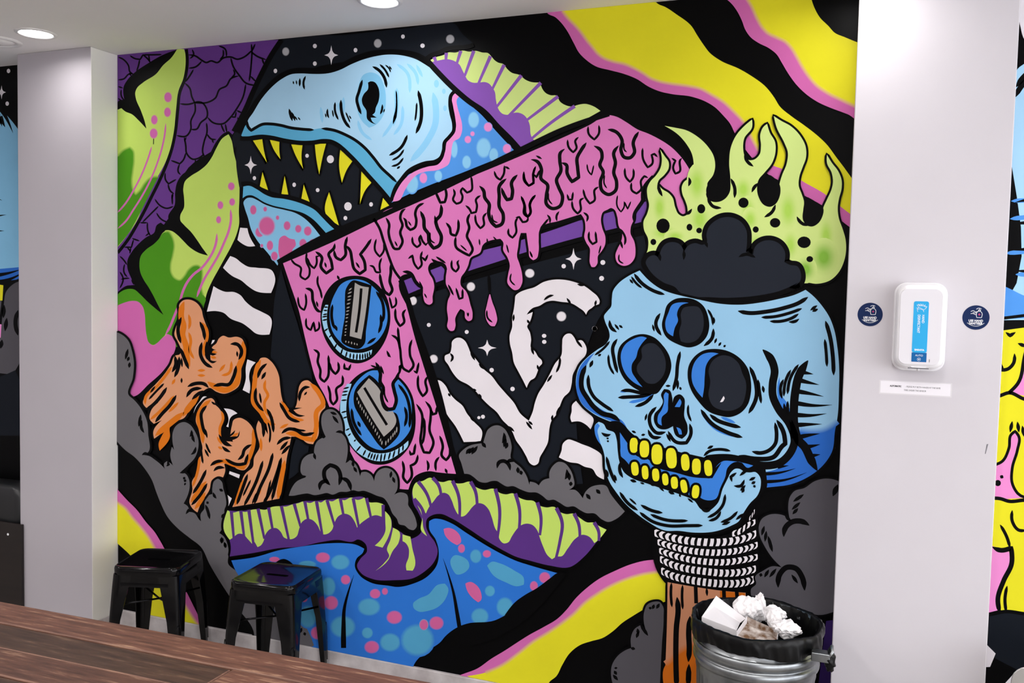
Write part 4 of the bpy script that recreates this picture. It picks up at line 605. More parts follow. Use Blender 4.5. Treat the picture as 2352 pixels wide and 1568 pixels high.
s 24 530 575 560 690 612 815; 650 892 720 990 812 1058; 838 1008 940 1060 1035 1080; 828 1073 950 1160 1080 1195 1250 1195 1395 1193; 925 1093 1050 1140 1262 1150; 485 360 530 385 570 375; 660 618 650 700 678 765; 525 690 545 760; 742 785 800 802; 918 812 968 837; 1085 887 1142 912
s 15 735 948 800 1007; 530 410 552 415; 533 435 554 440; 833 808 872 822; 998 838 1047 888; 1183 912 1197 938; 1258 948 1308 988; 600 735 622 795
s 22 @AA 420 755 400 850 330 930 260 965; 382 908 340 970 270 995; 532 908 470 970 378 1008; 587 928 515 985; 467 1003 390 1030; 522 563 470 600 480 645; 592 625 560 680 498 680; 602 675 555 725; 592 708 568 742; 692 603 635 632; 692 643 655 662; 692 678 672 692; 550 590 600 550 640 520; 200 870 240 905 285 905
# painted_rope_collar: black and white rope coils around the neck
f backing K @AE 400 180 700 235 1000 240 1340 60 1345 300 1345 560 1290 700 1250 745 900 720 510 660 440 560
k W 78 17 412 205 520 240 650 270 850 292 1050 290 1200 265 1325 215
k W 66 19 440 288 550 325 700 362 850 382 1050 382 1200 360 1338 315
k W 66 18 455 365 580 410 720 446 880 468 1050 472 1200 452 1338 425
k W 74 18 462 440 560 490 700 530 850 552 1050 570 1200 560 1322 530
k W 78 18 472 545 560 590 700 625 870 652 1050 665 1180 660 1308 625
k W 60 5 1110 218 1180 195 1250 140 1318 110
k W 40 3 1262 85 1290 50 1312 10
# painted_wooden_post: brown wooden post under the skull
q 40 post SK2 530 650 760 690 1000 725 1230 745 1240 1600 500 1600 515 1300 525 1000
f post OR2 1000 728 1225 748 1225 800 1000 800
f post OR2 515 1390 560 1350 610 1290 680 1240 760 1200 1235 1200 1240 1600 500 1600
r SK2 OR2 60 512 1385 560 1345 610 1290 680 1240 780 1195
s 20 565 655 560 760 570 875; 665 675 660 780 667 895; 880 700 885 775
u 34 782 690 787 840; 1035 722 1038 790; 1150 732 1155 790
s 40 615 785 625 900 610 1050 605 1200 605 1350 612 1600; 732 955 720 1100 725 1250 717 1365; 722 1385 715 1600
# painted_grey_cloud: grey cloud left of the wooden post
q 40 cloud GD 460 1600 480 1200 495 960 490 870 460 828 410 825 350 850 320 920 318 1010 335 1080 290 1035 235 1070 203 1140 205 1240 150 1262 80 1315 30 1400 25 1500 60 1620
s 24 378 870 372 895; 410 850 395 892; 458 842 430 888; 260 1065 270 1120; 270 1095 250 1150; 285 1030 320 1080 355 1130; 200 1240 240 1250; 65 1410 68 1430; 50 1445 75 1480; 40 1480 85 1530; 0 1530 50 1600
# painted_grey_cloud: grey cloud beside the white column
q 36 cloud GD @AA 1000 985 985 870 1000 780 1040 728 1130 700 1220 640 1300 617 1380 620 1440 640 1560 700 @AG 1100 1400 945 1450 825 1482 500 1400 115 1290 115 1225 165 1175 155 1105 240 1040 320 1000 420 1010 330 920 250 800 200 690 192 600 220 530 290 487 400 482 455 500
s 44 440 705 460 610 530 555 610 550 695 592; 385 1210 400 1080 470 1010 560 1020 620 1100 648 1240; 980 185 930 300
s 28 640 283 535 355; 605 362 520 435; 583 422 528 480; 247 597 220 692; 267 647 253 753; 283 697 328 855; 367 1022 297 1108; 292 1032 248 1108; 217 1067 207 1103; 518 1082 580 1168; 452 495 512 550
f purple V5 @BN 1950 600 2100 580 2100 1500 1840 1500
"""
MURAL_SIDE = """
! 0.3720 1.6
# painted_panel: blue and yellow dripping painting beyond the column
g ground K @0 2200 -60 2900 -200 2900 1800 2200 1800
f sky W @RT 262 -60 420 -60 420 240 298 175 280 112
f head B1 255 345 268 312 298 288 360 260 700 200 1200 260 1300 700 1200 1440 150 1440 205 1380
s 20 255 440 298 375 380 330; 262 392 298 345 380 290
f shade B3 190 1280 225 1295 298 1330 420 1360 420 1425 150 1440
c B3 20 235 985 330 975; 215 1140 330 1130; 260 1235 330 1235; 240 905 330 900
e 22 360 895 298 902 255 912; 360 1000 298 1003 225 1010; 360 1120 298 1122 238 1126; 360 1222 298 1220 248 1218
f drip Y @RT 100 1480 298 1465 600 1440 1300 1420 1300 1700 @RB 1300 1240 600 1240 298 1255 200 1240 60 1260 60 -100
u 14 @RT 100 1445 298 1420 420 1405
u 24 100 1488 298 1462 420 1445
s 14 @RT 215 1495 235 1510 260 1495; 270 1545 310 1560
f pink PE @RB 245 262 275 215 298 150 420 130 420 280 298 275
u 16 150 285 190 275 230 262 298 290 420 300; 230 262 270 220 300 100 310 60
s 13 195 130 200 160 225 155 250 130 255 85; 240 0 230 10
f pink PE 100 600 200 570 235 520 245 450 260 440 275 470 262 540 245 610 245 680 298 735 200 740 100 740
u 13 150 590 200 570 230 510 240 450 258 435 275 460 268 520 245 600 245 670 270 715 420 715
s 14 245 390 235 440; 268 392 275 440; 290 410 298 460; 190 635 205 645
d spot K 180 668 14 14
u 16 100 745 190 738 230 750 298 745 420 750
s 12 245 790 245 840 275 880 310 880; 190 855 220 910 235 960
f pink PE 100 955 165 955 185 975 225 970 240 1000 240 1040 205 1100 185 1160 182 1240 100 1260
s 18 155 955 190 970 240 960 242 1030 205 1110 180 1190 190 1255
s 12 222 1130 212 1190 218 1250
f dark N 60 1275 150 1262 215 1252 298 1262 480 1285 480 1620 60 1400
u 16 60 1268 150 1258 215 1246 298 1256 480 1280
g white W 100 1370 130 1395 170 1435 145 1495 100 1496
g white W @RC 400 1568 500 1460 800 1400 800 1800 300 1700
! -6.9 -3.8610
# painted_panel: dark painting with a blue skull beyond the pillar
g ground K @0 -700 100 60 100 60 1800 -700 1800
f head B5 -300 420 -200 280 -90 225 0 250 25 275 55 318 60 615 -200 640 -320 560
e 12 -10 235 10 262 30 305; 0 268 12 292; -8 255 5 290
e 7 -30 500 0 495 15 493; -30 458 0 458 5 460; -30 530 0 530 10 530
f shade SD -200 635 60 612 60 640 -200 665
e 12 -40 650 20 642 60 622; -40 635 20 627 50 618
f cloud GD -60 700 5 690 10 665 30 648 55 640 60 800 30 860 -60 850
u 6 0 760 6 700 12 668 32 648 55 640
s 8 42 712 36 740 42 770; 10 700 8 730; 16 730 12 760; 5 780 2 800
f tooth Y -20 650 8 655 6 690 -20 690
f gum PE -20 740 4 745 2 775 -20 780
d star W 20 163 4 5; 17 238 4 5; -60 180 4 5; -120 230 5 6
t W 4 212 10 16
f cloud N -60 880 0 865 35 850 52 890 52 1000 -60 1000
"""
mural = thing('mural', 'huge street art mural with blue skull, sea monster and dripping pink slab', 'mural', (0, 0, 0))
mural_base(mural, -3.3928, -0.0948)
paint(MURAL_MAIN, mural)
i_ = MURAL_SIDE.index('! -6.9')
m2 = thing('mural', 'yellow, pink and blue mural beyond the column with the sanitiser dispenser', 'mural', (0, 0, 0)); paint(MURAL_SIDE[:i_], m2)
m3 = thing('mural', 'dim blue and black mural behind the padded booth bench', 'mural', (0, 0, 0)); paint(MURAL_SIDE[i_:], m3)
# ------------------------------------------------------------ ceiling downlights
M_TRIM = mat('lamp_trim', 'e4e2e0', 0.35); M_LED = mat('lamp_diffuser', 'ffffff', 0.5, emit=14.0)
def downlight(x, y, label, r=0.085, watts=LAMP_W, spread=165):
    t = thing('recessed_downlight', label, 'ceiling light', (x, y, CEIL), 0, 'recessed ceiling downlights')
    n = 40; prof = [(r*1.0, 0.0), (r*0.985, -0.004), (r*0.86, -0.007), (r*0.80, -0.005), (r*0.78, -0.001)]
    obj('trim_ring', loft([circ(a, z, n) for a, z in prof], cap0=False, cap1=False), M_TRIM, t, smooth=True)
    bm = bmesh.new(); bm.faces.new([bm.verts.new(p) for p in circ(r*0.79, -0.0025, n)][::-1]); obj('diffuser', bm, M_LED, t)
    ld = bpy.data.lights.new('downlight_lamp', 'AREA'); ld.shape = 'DISK'; ld.size = r*1.5; ld.energy = watts; ld.spread = math.radians(spread); ld.color = (1.0, 0.965, 0.955)
    lo = bpy.data.objects.new('downlight_lamp', ld); COL.objects.link(lo); lo.parent = t; lo.location = (0, 0, -0.012)
    return t
downlight(-3.452, -0.402, 'glowing round recessed downlight above the left white pillar')
downlight(-1.779, -0.330, 'glowing round recessed downlight above the sea monster mural')
for x, y in ((-0.10, -0.36), (1.58, -0.36), (-5.1, -2.2), (-3.45, -2.2), (-1.78, -2.2), (-0.1, -2.2), (-5.1, -4.2), (-3.45, -4.2), (-1.78, -4.2), (-0.1, -4.2)):  # unseen downlights: mural row repeated, seating rows added for frontal light
    downlight(x, y, 'unseen round recessed ceiling downlight added to light the room', 0.085, LAMP_W if y > -1 else SEAT_FILL_W, 165 if y > -1 else 170)
v = thing('ceiling_vent', 'unlit round white ceiling fitting beside the left downlight', 'vent', (-3.735, -0.36, CEIL))
obj('outer_ring', loft([circ(a, z, 40) for a, z in ((0.10, 0), (0.097, -0.006), (0.085, -0.009), (0.072, -0.006), (0.07, -0.002))], cap0=False, cap1=False), M_TRIM, v, smooth=True)
obj('cover', loft([circ(a, z, 40) for a, z in ((0.069, -0.001), (0.066, -0.006), (0.02, -0.009))], cap0=False), M_CEIL, v, smooth=True)
# ------------------------------------------------------------ stools
M_BLK = mat('black_gloss_enamel', '08080a', 0.10, spec=0.30, noise=0.2, nscale=30)
M_RUB = mat('black_rubber', '101010', 0.7)
def stool(label, x, y, rz, H=0.46):
    t = thing('metal_stool', label, 'stool', (x, y, 0), rz, 'black metal stools by the mural')
    S = 0.292
    # seat pan: rounded square with a hand slot, rolled rim and skirt
    bm = bmesh.new(); cap = [Vector((0.038*sx*(1 if abs(c) < 2 else 1)+0.0+0.012*math.cos(a), 0.012*math.sin(a), 0)) for c in (1,) for sx, a in
        [(1, math.radians(q)) for q in range(-90, 91, 30)] + [(-1, math.radians(q)) for q in range(90, 271, 30)]]
    o1 = [Vector((px, py, 0)) for px, py in rrect(S-0.034, S-0.034, 0.030)]
    tri = tessellate_polygon([o1, cap]); allp = o1+cap; zt = H-0.006
    V = [bm.verts.new((p.x, p.y, zt)) for p in allp]
    for f in tri: bm.faces.new([V[i] for i in f])
    no = len(o1); rings = []
    for s, z, r in ((S-0.022, H-0.0035, 0.034), (S-0.012, H, 0.038), (S, H-0.004, 0.042), (S+0.004, H-0.012, 0.043), (S+0.004, H-0.034, 0.043), (S-0.002, H-0.038, 0.042), (S+0.006, H-0.085, 0.046)):
        rings.append([bm.verts.new((px, py, z)) for px, py in rrect(s, s, r)])
    prev = V[:no]
    for rg in rings:
        for i in range(no): j = (i+1) % no; bm.faces.new((prev[i], prev[j], rg[j], rg[i]))
        prev = rg
    lo_ = [bm.verts.new((p.x, p.y, zt-0.018)) for p in cap]; up = V[no:]
    for i in range(len(cap)): j = (i+1) % len(cap); bm.faces.new((up[i], up[j], lo_[j], lo_[i]))
    bm.faces.new(lo_)
    so = obj('seat', bm, M_BLK, t, smooth=True); md = so.modifiers.new('es', 'EDGE_SPLIT'); md.split_angle = math.radians(50)
    # four pressed sheet legs, L section with rounded corner
    for sx, sy in ((1, 1), (-1, 1), (-1, -1), (1, -1)):
        rings = []
        for z, c, wd in ((H-0.035, S/2-0.001, 0.088), (H-0.10, S/2+0.004, 0.078), (H*0.5, S/2+0.012, 0.056), (0.012, S/2+0.018, 0.036)):
            th = 0.004; r = 0.022; out = []; inn = []
            out.append((c-wd, c)); inn.append((c-wd, c-th))
            for k in range(5):
                a = math.radians(90-22.5*k); out.append((c-r+r*math.cos(a), c-r+r*math.sin(a))); inn.append((c-r+(r-th)*math.cos(a), c-r+(r-th)*math.sin(a)))
            out.append((c, c-wd)); inn.append((c-th, c-wd))
            rings.append([(px*sx, py*sy, z) for px, py in out+inn[::-1]])
        lg = obj('leg', loft(rings), M_BLK, t, smooth=True); md = lg.modifiers.new('es', 'EDGE_SPLIT'); md.split_angle = math.radians(50)
        # pressed stiffening groove down the corner
        d = Vector((sx, sy, 0)).normalized(); pts = []
        for off in (-0.006, 0.006):
            pass
        q = Vector((-d.y, d.x, 0))
        def cp(z): 
            c = S/2+0.012+(H*0.5-z)/(H*0.5)*0.006; return Vector((sx*(c-0.0066), sy*(c-0.0066), z))
        rib = [cp(0.05)+q*0.007+d*0.0015, cp(0.20)+q*0.008+d*0.0015, cp(0.215)+q*0.004+d*0.002, cp(0.215)-q*0.004+d*0.002, cp(0.20)-q*0.008+d*0.0015, cp(0.05)-q*0.007+d*0.0015]
        obj('leg_rib', tube(rib, 0.0016, 6), M_BLK, lg, smooth=True)
        ft = S/2+0.012; obj('foot', box(sx*ft-0.016, sx*ft+0.016, sy*ft-0.016, sy*ft+0.016, 0, 0.014), M_RUB, lg, bevel=0.004)
    zb = H*0.63; c = S/2
    for a, b in (((-c, c), (c, -c)), ((-c, -c), (c, c))):
        obj('cross_brace', tube([(a[0], a[1], zb), (0, 0, zb-0.012), (b[0], b[1], zb)], 0.0045, 8), mat('brace_steel', '2a2a2c', 0.25, metal=1.0), t, smooth=True)
    return t
stool('black metal stool beside the white pillar, in front of the yellow ray', -2.904, -0.249, math.radians(19))
stool('black metal stool in front of the blue spotted body, seat mirroring the mural', -2.306, -0.2085, math.radians(8))
# ------------------------------------------------------------ timber table
def wood(name, c1, c2, c3):
    m = bpy.data.materials.new(name); m.use_nodes = True; nt = m.node_tree; b = nt.nodes['Principled BSDF']; b.inputs['Roughness'].default_value = 0.5; b.inputs['Specular IOR Level'].default_value = 0.3
    tc = nt.nodes.new('ShaderNodeTexCoord'); mp = nt.nodes.new('ShaderNodeMapping'); mp.inputs['Scale'].default_value = (2.4, 22, 22); nt.links.new(tc.outputs['Object'], mp.inputs[0])
    oi = nt.nodes.new('ShaderNodeObjectInfo'); nt.links.new(oi.outputs['Random'], mp.inputs['Location'])
    n = nt.nodes.new('ShaderNodeTexNoise'); n.inputs['Scale'].default_value = 3.2; n.inputs['Detail'].default_value = 10; n.inputs['Roughness'].default_value = 0.65; nt.links.new(mp.outputs[0], n.inputs['Vector'])
    r = nt.nodes.new('ShaderNodeValToRGB'); e = r.color_ramp.elements; e[0].position = 0.34; e[0].color = (*hexc(c1), 1); e[1].position = 0.58; e[1].color = (*hexc(c2), 1)
    x = e.new(0.74); x.color = (*hexc(c3), 1); nt.links.new(n.outputs['Fac'], r.inputs[0]); nt.links.new(r.outputs[0], b.inputs['Base Color'])
    bp = nt.nodes.new('ShaderNodeBump'); bp.inputs['Strength'].default_value = 0.3; bp.inputs['Distance'].default_value = 0.001; nt.links.new(n.outputs['Fac'], bp.inputs['Height']); nt.links.new(bp.outputs[0], b.inputs['Normal'])
    return m
WOODS = [wood('worn_red_timber', '4b3128', '6c493b', 'b08e72'), wood('dark_brown_timber', '30221c', '483429', '6f5646'), wood('mid_brown_timber', '402a23', '5d3f33', '94745e')]
WORN = wood('worn_plank_edge', '5c3f36', '7f5e4e', 'a58268')
tb = thing('timber_table', 'worn brown plank table in front of the stools', 'table', (-1.75, -1.505, 0), math.radians(1.4))
PWID = 0.122; seq = [(0, [(-1.9, 1.62)]), (1, [(-1.9, 0.34), (0.345, 1.62)]), (2, [(-1.9, -0.62), (-0.615, 1.62)]), (0, [(-1.9, 0.05), (0.055, 1.62)]), (1, [(-1.9, -0.9), (-0.895, 1.62)]), (2, [(-1.9, 1.62)])]
k = 0
for row, (wi, segs) in enumerate(seq):
    for a, b in segs:
        bm = box(a, b, -(row+1)*PWID+0.0012, -row*PWID-0.0012, 0.715, 0.75-0.0012*((row*7+k) % 3))
        obj('plank', bm, [WOODS[(0, 1, 2, 1, 0, 2)[row] if a < 0.3 else (0, 0, 1, 2, 1, 0)[row]], WORN], tb, bevel=0.004).modifiers['bevel'].material = 1; k += 1
M_LEG = mat('table_leg_black', '141414', 0.4, metal=0.3)
for x in (-1.7, 1.35):
    for y in (-0.10, -0.63): obj('leg', box(x-0.025, x+0.025, y-0.025, y+0.025, 0, 0.67), M_LEG, tb, bevel=0.003)
    obj('bearer', box(x-0.03, x+0.03, -0.70, -0.03, 0.67, 0.714), M_LEG, tb, bevel=0.003)
# ------------------------------------------------------------ galvanised bin with liner
BX, BY, BZ, BR = -0.320, -0.380, 0.632, 0.207
M_GALV = mat('galvanised_steel', '9a9ea0', 0.34, metal=1.0, col2='74787b', nscale=14, stretch=(1, 1, 0.5))
M_BAG = mat('black_bin_liner', '070708', 0.36, spec=0.2, bump=0.5, bscale=30)
bn = thing('rubbish_bin', 'galvanised steel rubbish bin with black liner against the mural', 'bin', (BX, BY, 0))
N = 160
def gring(r, z, flute=0.0): return [((r+flute*max(0, math.cos(40*2*math.pi*i/N)))*math.cos(2*math.pi*i/N), (r+flute*max(0, math.cos(40*2*math.pi*i/N)))*math.sin(2*math.pi*i/N), z) for i in range(N)]
rb = 0.170
def rr(z): return rb+(BR-0.012-rb)*z/BZ
prof = [(0.0, rr(0)), (0.015, rr(0.01)+0.004), (0.03, rr(0.03))]
rings = [gring(r, z) for z, r in prof]
rings += [gring(rr(0.05), 0.05), gring(rr(0.07), 0.065, -0.004), gring(rr(0.4), 0.46, -0.004), gring(rr(0.475), 0.475), gring(rr(0.485), 0.487)]
for z0 in (0.497, 0.535):
    for q in range(9): a = math.pi*q/8; rings.append(gring(rr(z0)+0.009*math.sin(a), z0+0.015*(1-math.cos(a))))
rings += [gring(rr(0.6), 0.60), gring(rr(0.625)+0.004, 0.622), gring(rr(0.625)+0.006, 0.628), gring(rr(0.625), 0.632), gring(rr(0.6)-0.004, 0.60)]
obj('drum', loft(rings, cap1=False), M_GALV, bn, smooth=True)
rings = []
for z, r, amp in ((0.30, 0.150, 0.010), (0.45, 0.166, 0.008), (0.58, rr(0.58)-0.010, 0.004), (0.63, rr(0.62)-0.002, 0.002), (0.640, rr(0.63)+0.004, 0.002), (0.634, rr(0.63)+0.012, 0.002), (0.612, rr(0.61)+0.013, 0.0025), (0.596, rr(0.596)+0.013, 0.003), (0.580, rr(0.58)+0.011, 0.003)):
    rings.append([((r+amp*math.sin(11*t+z*40)+amp*0.6*math.sin(23*t-z*30)+amp*0.7*math.sin(41*t+z*70))*math.cos(t), (r+amp*math.sin(11*t+z*40)+amp*0.6*math.sin(23*t-z*30)+amp*0.7*math.sin(41*t+z*70))*math.sin(t),
        z+(0.006*math.sin(3*t+1.0)+0.004*math.sin(8*t) if z < 0.60 and r > 0.19 else 0.003*math.sin(5*t))) for t in [2*math.pi*i/N for i in range(N)]])
obj('bin_liner', loft(rings, cap1=False), M_BAG, bn, smooth=True)
h = obj('handle_bracket', box(0.178, 0.232, -0.135, -0.095, 0.575, 0.602), M_GALV, bn, bevel=0.003)
obj('handle', tube([(0.226, -0.13, 0.588), (0.238, -0.13, 0.61), (0.236, -0.11, 0.622), (0.226, -0.10, 0.60)], 0.005, 8), M_GALV, bn, smooth=True)
# knot of liner gathered at the bracket
bm = bmesh.new(); bmesh.ops.create_icosphere(bm, subdivisions=3, radius=1.0)
for v_ in bm.verts: q = 1+0.16*math.sin(9*v_.co.z+4*v_.co.x); v_.co = Vector((0.232+0.016*v_.co.x*q, -0.115+0.022*v_.co.y*q, 0.575+0.032*v_.co.z*q))
obj('liner_knot', bm, M_BAG, bn, smooth=True)
# rubbish in the bin
M_CARD = mat('white_card', 'e8e4e6', 0.6); M_PAP = mat('tissue_paper', 'efecec', 0.8, noise=0.05, nscale=20); M_STAIN = mat('stained_card', 'd8cfc8', 0.6, col2='6b4a2a', nscale=38)
def sheet(name, quads, m, parent=None, th=0.0015):
    bm = bmesh.new()
    for q in quads: bm.faces.new([bm.verts.new(tuple(p)) for p in q])
    o = obj(name, bm, m, parent); md = o.modifiers.new('s', 'SOLIDIFY'); md.thickness = th; md.offset = 0; return o
def px(x, y, Y): return onY(x, y, Y)
A, B, C_, D_ = px(1645, 1368, -0.33), px(1713, 1420, -0.37), px(1692, 1447, -0.475), px(1612, 1416, -0.435)
A2, B2 = px(1640, 1392, -0.36), px(1700, 1430, -0.395)
bx = thing('takeaway_carton', 'clean open white card carton at the edge of the bin', 'carton', tuple((A+C_)/2))
off = Vector(bx.location)
def rel(*ps): return [Vector(p)-off for p in ps]
dn = np.array([0.0, 0.0, -0.06])
sheet('base_panel', [rel(A2, B2, C_, D_)], M_CARD, bx); sheet('back_panel', [rel(A, B, B2, A2)], M_CARD, bx); sheet('side_panel', [rel(A, A2, D_)], M_CARD, bx); sheet('front_panel', [rel(D_, C_, C_+dn*0.8, D_+dn*0.8)], M_CARD, bx)
E_, F_, G_, H_ = px(1716, 1416, -0.40), px(1788, 1448, -0.42), px(1785, 1462, -0.47), px(1692, 1450, -0.49)
bx = thing('takeaway_carton', 'card carton stained brown with sauce among the bin rubbish', 'carton', tuple((E_+G_)/2)); off = Vector(bx.location)
sheet('base_panel', [rel(E_+dn*0.35, F_+dn*0.35, G_+dn*0.3, H_+dn*0.3)], M_STAIN, bx); sheet('back_panel', [rel(E_, F_, F_+dn*0.5, E_+dn*0.5)], M_STAIN, bx); sheet('side_panel', [rel(F_, G_, G_+dn*0.5, F_+dn*0.5)], M_CARD, bx); sheet('side_panel', [rel(E_, H_, H_+dn*0.5, E_+dn*0.5)], M_CARD, bx)
def crumple(label, c, r, seed, sc=(1, 1, 1)):
    rnd = random.Random(seed); bm = bmesh.new(); bmesh.ops.create_icosphere(bm, subdivisions=4, radius=1.0)
    pl = [(Vector((rnd.gauss(0, 1), rnd.gauss(0, 1), rnd.gauss(0, 1))).normalized(), rnd.uniform(0.72, 1.0)) for _ in range(34)]
    fq = [(Vector((rnd.gauss(0, 5), rnd.gauss(0, 5), rnd.gauss(0, 5))), rnd.uniform(0, 6)) for _ in range(7)]
    for v_ in bm.verts:
        d = v_.co.normalized(); q = min([1.15]+[h/d.dot(n) for n, h in pl if d.dot(n) > 0.2]); q *= 1+sum(0.085*(abs(math.sin(f.dot(d)+p))-0.6) for f, p in fq)
        v_.co = Vector((d.x*sc[0], d.y*sc[1], d.z*sc[2]))*q*r
    o = obj('crumpled_napkin', bm, M_PAP); o.location = tuple(c); return tag(o, label, 'napkin', 'crumpled napkins in the bin')
crumple('crumpled white napkin wedged behind the open carton', px(1722, 1402, -0.33), 0.042, 1, (1.25, 1, 1.0))
crumple('crumpled white napkin behind the stained carton', px(1776, 1410, -0.305), 0.033, 2, (1.4, 0.8, 1.0))
crumple('small crumpled napkin beside the stained carton', px(1778, 1422, -0.38), 0.030, 3, (0.9, 0.9, 1.1))
crumple('flattened crumpled napkin at the front rim of the bin', px(1805, 1442, -0.42), 0.040, 5, (1.25, 1.0, 0.7))
crumple('creased white napkin at the back of the bin', px(1745, 1384, -0.30), 0.026, 6, (0.8, 0.7, 1.3))
# ------------------------------------------------------------ column: dispenser, stickers, notice
M_PLA = mat('white_plastic', 'ecebee', 0.28, spec=0.5); M_PLG = mat('grey_plastic', 'c3c2c6', 0.35); M_SKY = mat('label_sky_blue', '2fa9e2', 0.5, spec=0.2); M_DBL = mat('label_deep_blue', '0f5f9f', 0.5, spec=0.2)
M_WT = mat('print_white', 'f4f6f8', 0.5); M_DK = mat('print_dark', '2c2c30', 0.6); M_NAVY = mat('sticker_navy', '0e2450', 0.5, spec=0.15); M_MAG = mat('print_magenta', 'd23a86', 0.5)
R90 = (math.radians(90), 0, 0)
dc = (0.128, PY, 1.588)
dp = thing('sanitiser_dispenser', 'white wall-mounted automatic hand sanitiser dispenser with blue label', 'dispenser', dc)
def face(w_, h_, r, y, zo=0.0, taper=0.0):
    return [(x*(1+taper*(z/h_)), y, z+zo) for x, z in rrect(w_, h_, r, 8)]
W_, H_d = 0.156, 0.282
obj('back_plate', loft([face(W_, H_d, 0.038, 0.0), face(W_, H_d, 0.038, -0.03), face(W_-0.006, H_d-0.006, 0.036, -0.034)]), M_PLA, dp, smooth=True).modifiers.new('e', 'EDGE_SPLIT').split_angle = math.radians(45)
obj('cover', loft([face(W_-0.010, H_d-0.012, 0.036, -0.034, 0.002), face(W_-0.012, H_d-0.016, 0.036, -0.075, 0.002), face(W_-0.020, H_d-0.026, 0.034, -0.094, 0.003), face(W_-0.034, H_d-0.044, 0.030, -0.100, 0.003)]), M_PLA, dp, smooth=True).modifiers.new('e', 'EDGE_SPLIT').split_angle = math.radians(60)
obj('front_panel', loft([face(W_-0.036, H_d-0.046, 0.022, -0.1002, 0.002, 0.02), face(W_-0.037, H_d-0.047, 0.022, -0.1022, 0.002, 0.02)]), M_PLG if False else mat('panel_plastic', 'e0dee3', 0.35), dp)
lb = obj('blue_label', loft([face(0.043, 0.160, 0.006, -0.1023, 0.0015), face(0.043, 0.160, 0.006, -0.1028, 0.0015)]), M_SKY, dp)
obj('blue_label', loft([[(x, y, z) for x, y, z in face(0.043, 0.029, 0.001, -0.1024, -0.0930)], face(0.043, 0.029, 0.001, -0.1029, -0.0930)]), M_DBL, dp)
RV = (math.radians(90), math.radians(90), 0)
text('label_text', 'HAND', 0.0105, M_WT, dp, (0.0068, -0.1032, 0.040), (math.radians(90), math.radians(90), 0), 'LEFT', 0.0001, 0.86)
text('label_text', 'DISINFECTANT', 0.0105, M_WT, dp, (-0.0055, -0.1032, 0.040), (math.radians(90), math.radians(90), 0), 'LEFT', 0.0001, 0.80)
text('label_text', 'SARAYA', 0.0075, M_WT, dp, (0, -0.1032, -0.0700), R90, 'CENTER', 0.0003)
text('label_text', 'AUTO', 0.0080, M_WT, dp, (0, -0.1034, -0.0875), R90)
ring = []
bm = bmesh.new(); n = 24; a_ = [bm.verts.new((0.0052*math.cos(2*math.pi*i/n), -0.1034, -0.0995+0.0052*math.sin(2*math.pi*i/n))) for i in range(n)]; b_ = [bm.verts.new((0.0045*math.cos(2*math.pi*i/n), -0.1034, -0.0995+0.0045*math.sin(2*math.pi*i/n))) for i in range(n)]
for i in range(n): j = (i+1) % n; bm.faces.new((a_[i], a_[j], b_[j], b_[i]))
bm.faces.new([bm.verts.new(p) for p in ((-0.003, -0.1034, -0.098), (0.003, -0.1034, -0.098), (0, -0.1034, -0.102))]); obj('arrow_mark', bm, M_WT, dp)
def strokes(name, lines, wd, m, parent, fx):
    bm = bmesh.new()
    for ln in lines:
        P = spline(np.array(ln, float), False, 0.15) if len(ln) > 2 else np.array(ln, float)
        A_, B_ = ribbon(P, wd, False, 'u')
        va_ = [bm.verts.new(fx(*p)) for p in A_]; vb_ = [bm.verts.new(fx(*p)) for p in B_]
        for i in range(len(P)-1): bm.faces.new((va_[i], va_[i+1], vb_[i+1], vb_[i]))
    return obj(name, bm, m, parent)
hand_ = [[(-3, -4), (-3.5, -1), (-2.5, 1)], [(-2.5, 1), (-4, 3.4), (-3.2, 4)], [(-3.2, 4), (-1.6, 1.8), (-2.8, 4.6)], [(-2.8, 4.6), (-0.6, 2.2), (-1.2, 5.0)], [(-1.2, 5.0), (0.4, 2.2), (0.6, 4.8)], [(0.6, 4.8), (1.4, 2.0), (2.4, 4.0)], [(2.4, 4.0), (2.2, 1.4), (3.9, 2.2)], [(3.9, 2.2), (2.6, -0.6), (1.6, -1.4), (1.5, -4)], [(-4.5, 0), (-2, 0.4), (1, -1.4)], [(-4, -1.6), (-1, -1), (1.6, -2.4)]]
strokes('hands_symbol', hand_, 0.28, M_WT, dp, lambda u, v: (0.002+u*0.0036, -0.1032, 0.060+v*0.0029))
obj('sensor_hood', loft([[(x, y, -0.118-0.012*q-(0.012*(1-(x/0.03)**2) if False else 0)) for x, y in [(-0.034, -0.032), (-0.030, -0.085), (0.030, -0.085), (0.034, -0.032)]] for q in (0, 1)]), mat('dark_grey_plastic', '55565c', 0.4), dp)
obj('nozzle', loft([circ(0.0042, -0.136, 16, 0, -0.078), circ(0.005, -0.117, 16, 0, -0.078)]), M_PLA, dp, smooth=True)
obj('latch_lip', loft([face(0.052, 0.012, 0.005, -0.086, -0.121), face(0.046, 0.010, 0.005, -0.096, -0.121)]), M_PLA, dp, smooth=False)
obj('level_slot', box(0.0293, 0.0306, -0.1030, -0.1015, -0.1070, -0.0980), M_DK, dp)
bottle = [[(0.3, -3.2), (0.3, 0.6), (1.0, 1.4), (2.6, 1.4), (3.4, 0.6), (3.4, -3.2), (0.3, -3.2)], [(1.3, 1.6), (1.3, 2.4)], [(2.4, 1.6), (2.4, 2.4)], [(0.9, 2.5), (2.9, 2.5)], [(1.9, 2.7), (1.9, 3.6)], [(3.1, 3.5), (0.6, 3.7), (-0.2, 3.0)],
  [(-3.8, 1.2), (-2.2, 1.9), (-0.6, 1.0), (0.6, 1.5)], [(-3.8, -0.4), (-2.0, -0.3), (-0.8, -1.0), (0.2, -0.8)], [(-2.4, 0.6), (-0.8, 0.2), (0.6, 0.9)]]
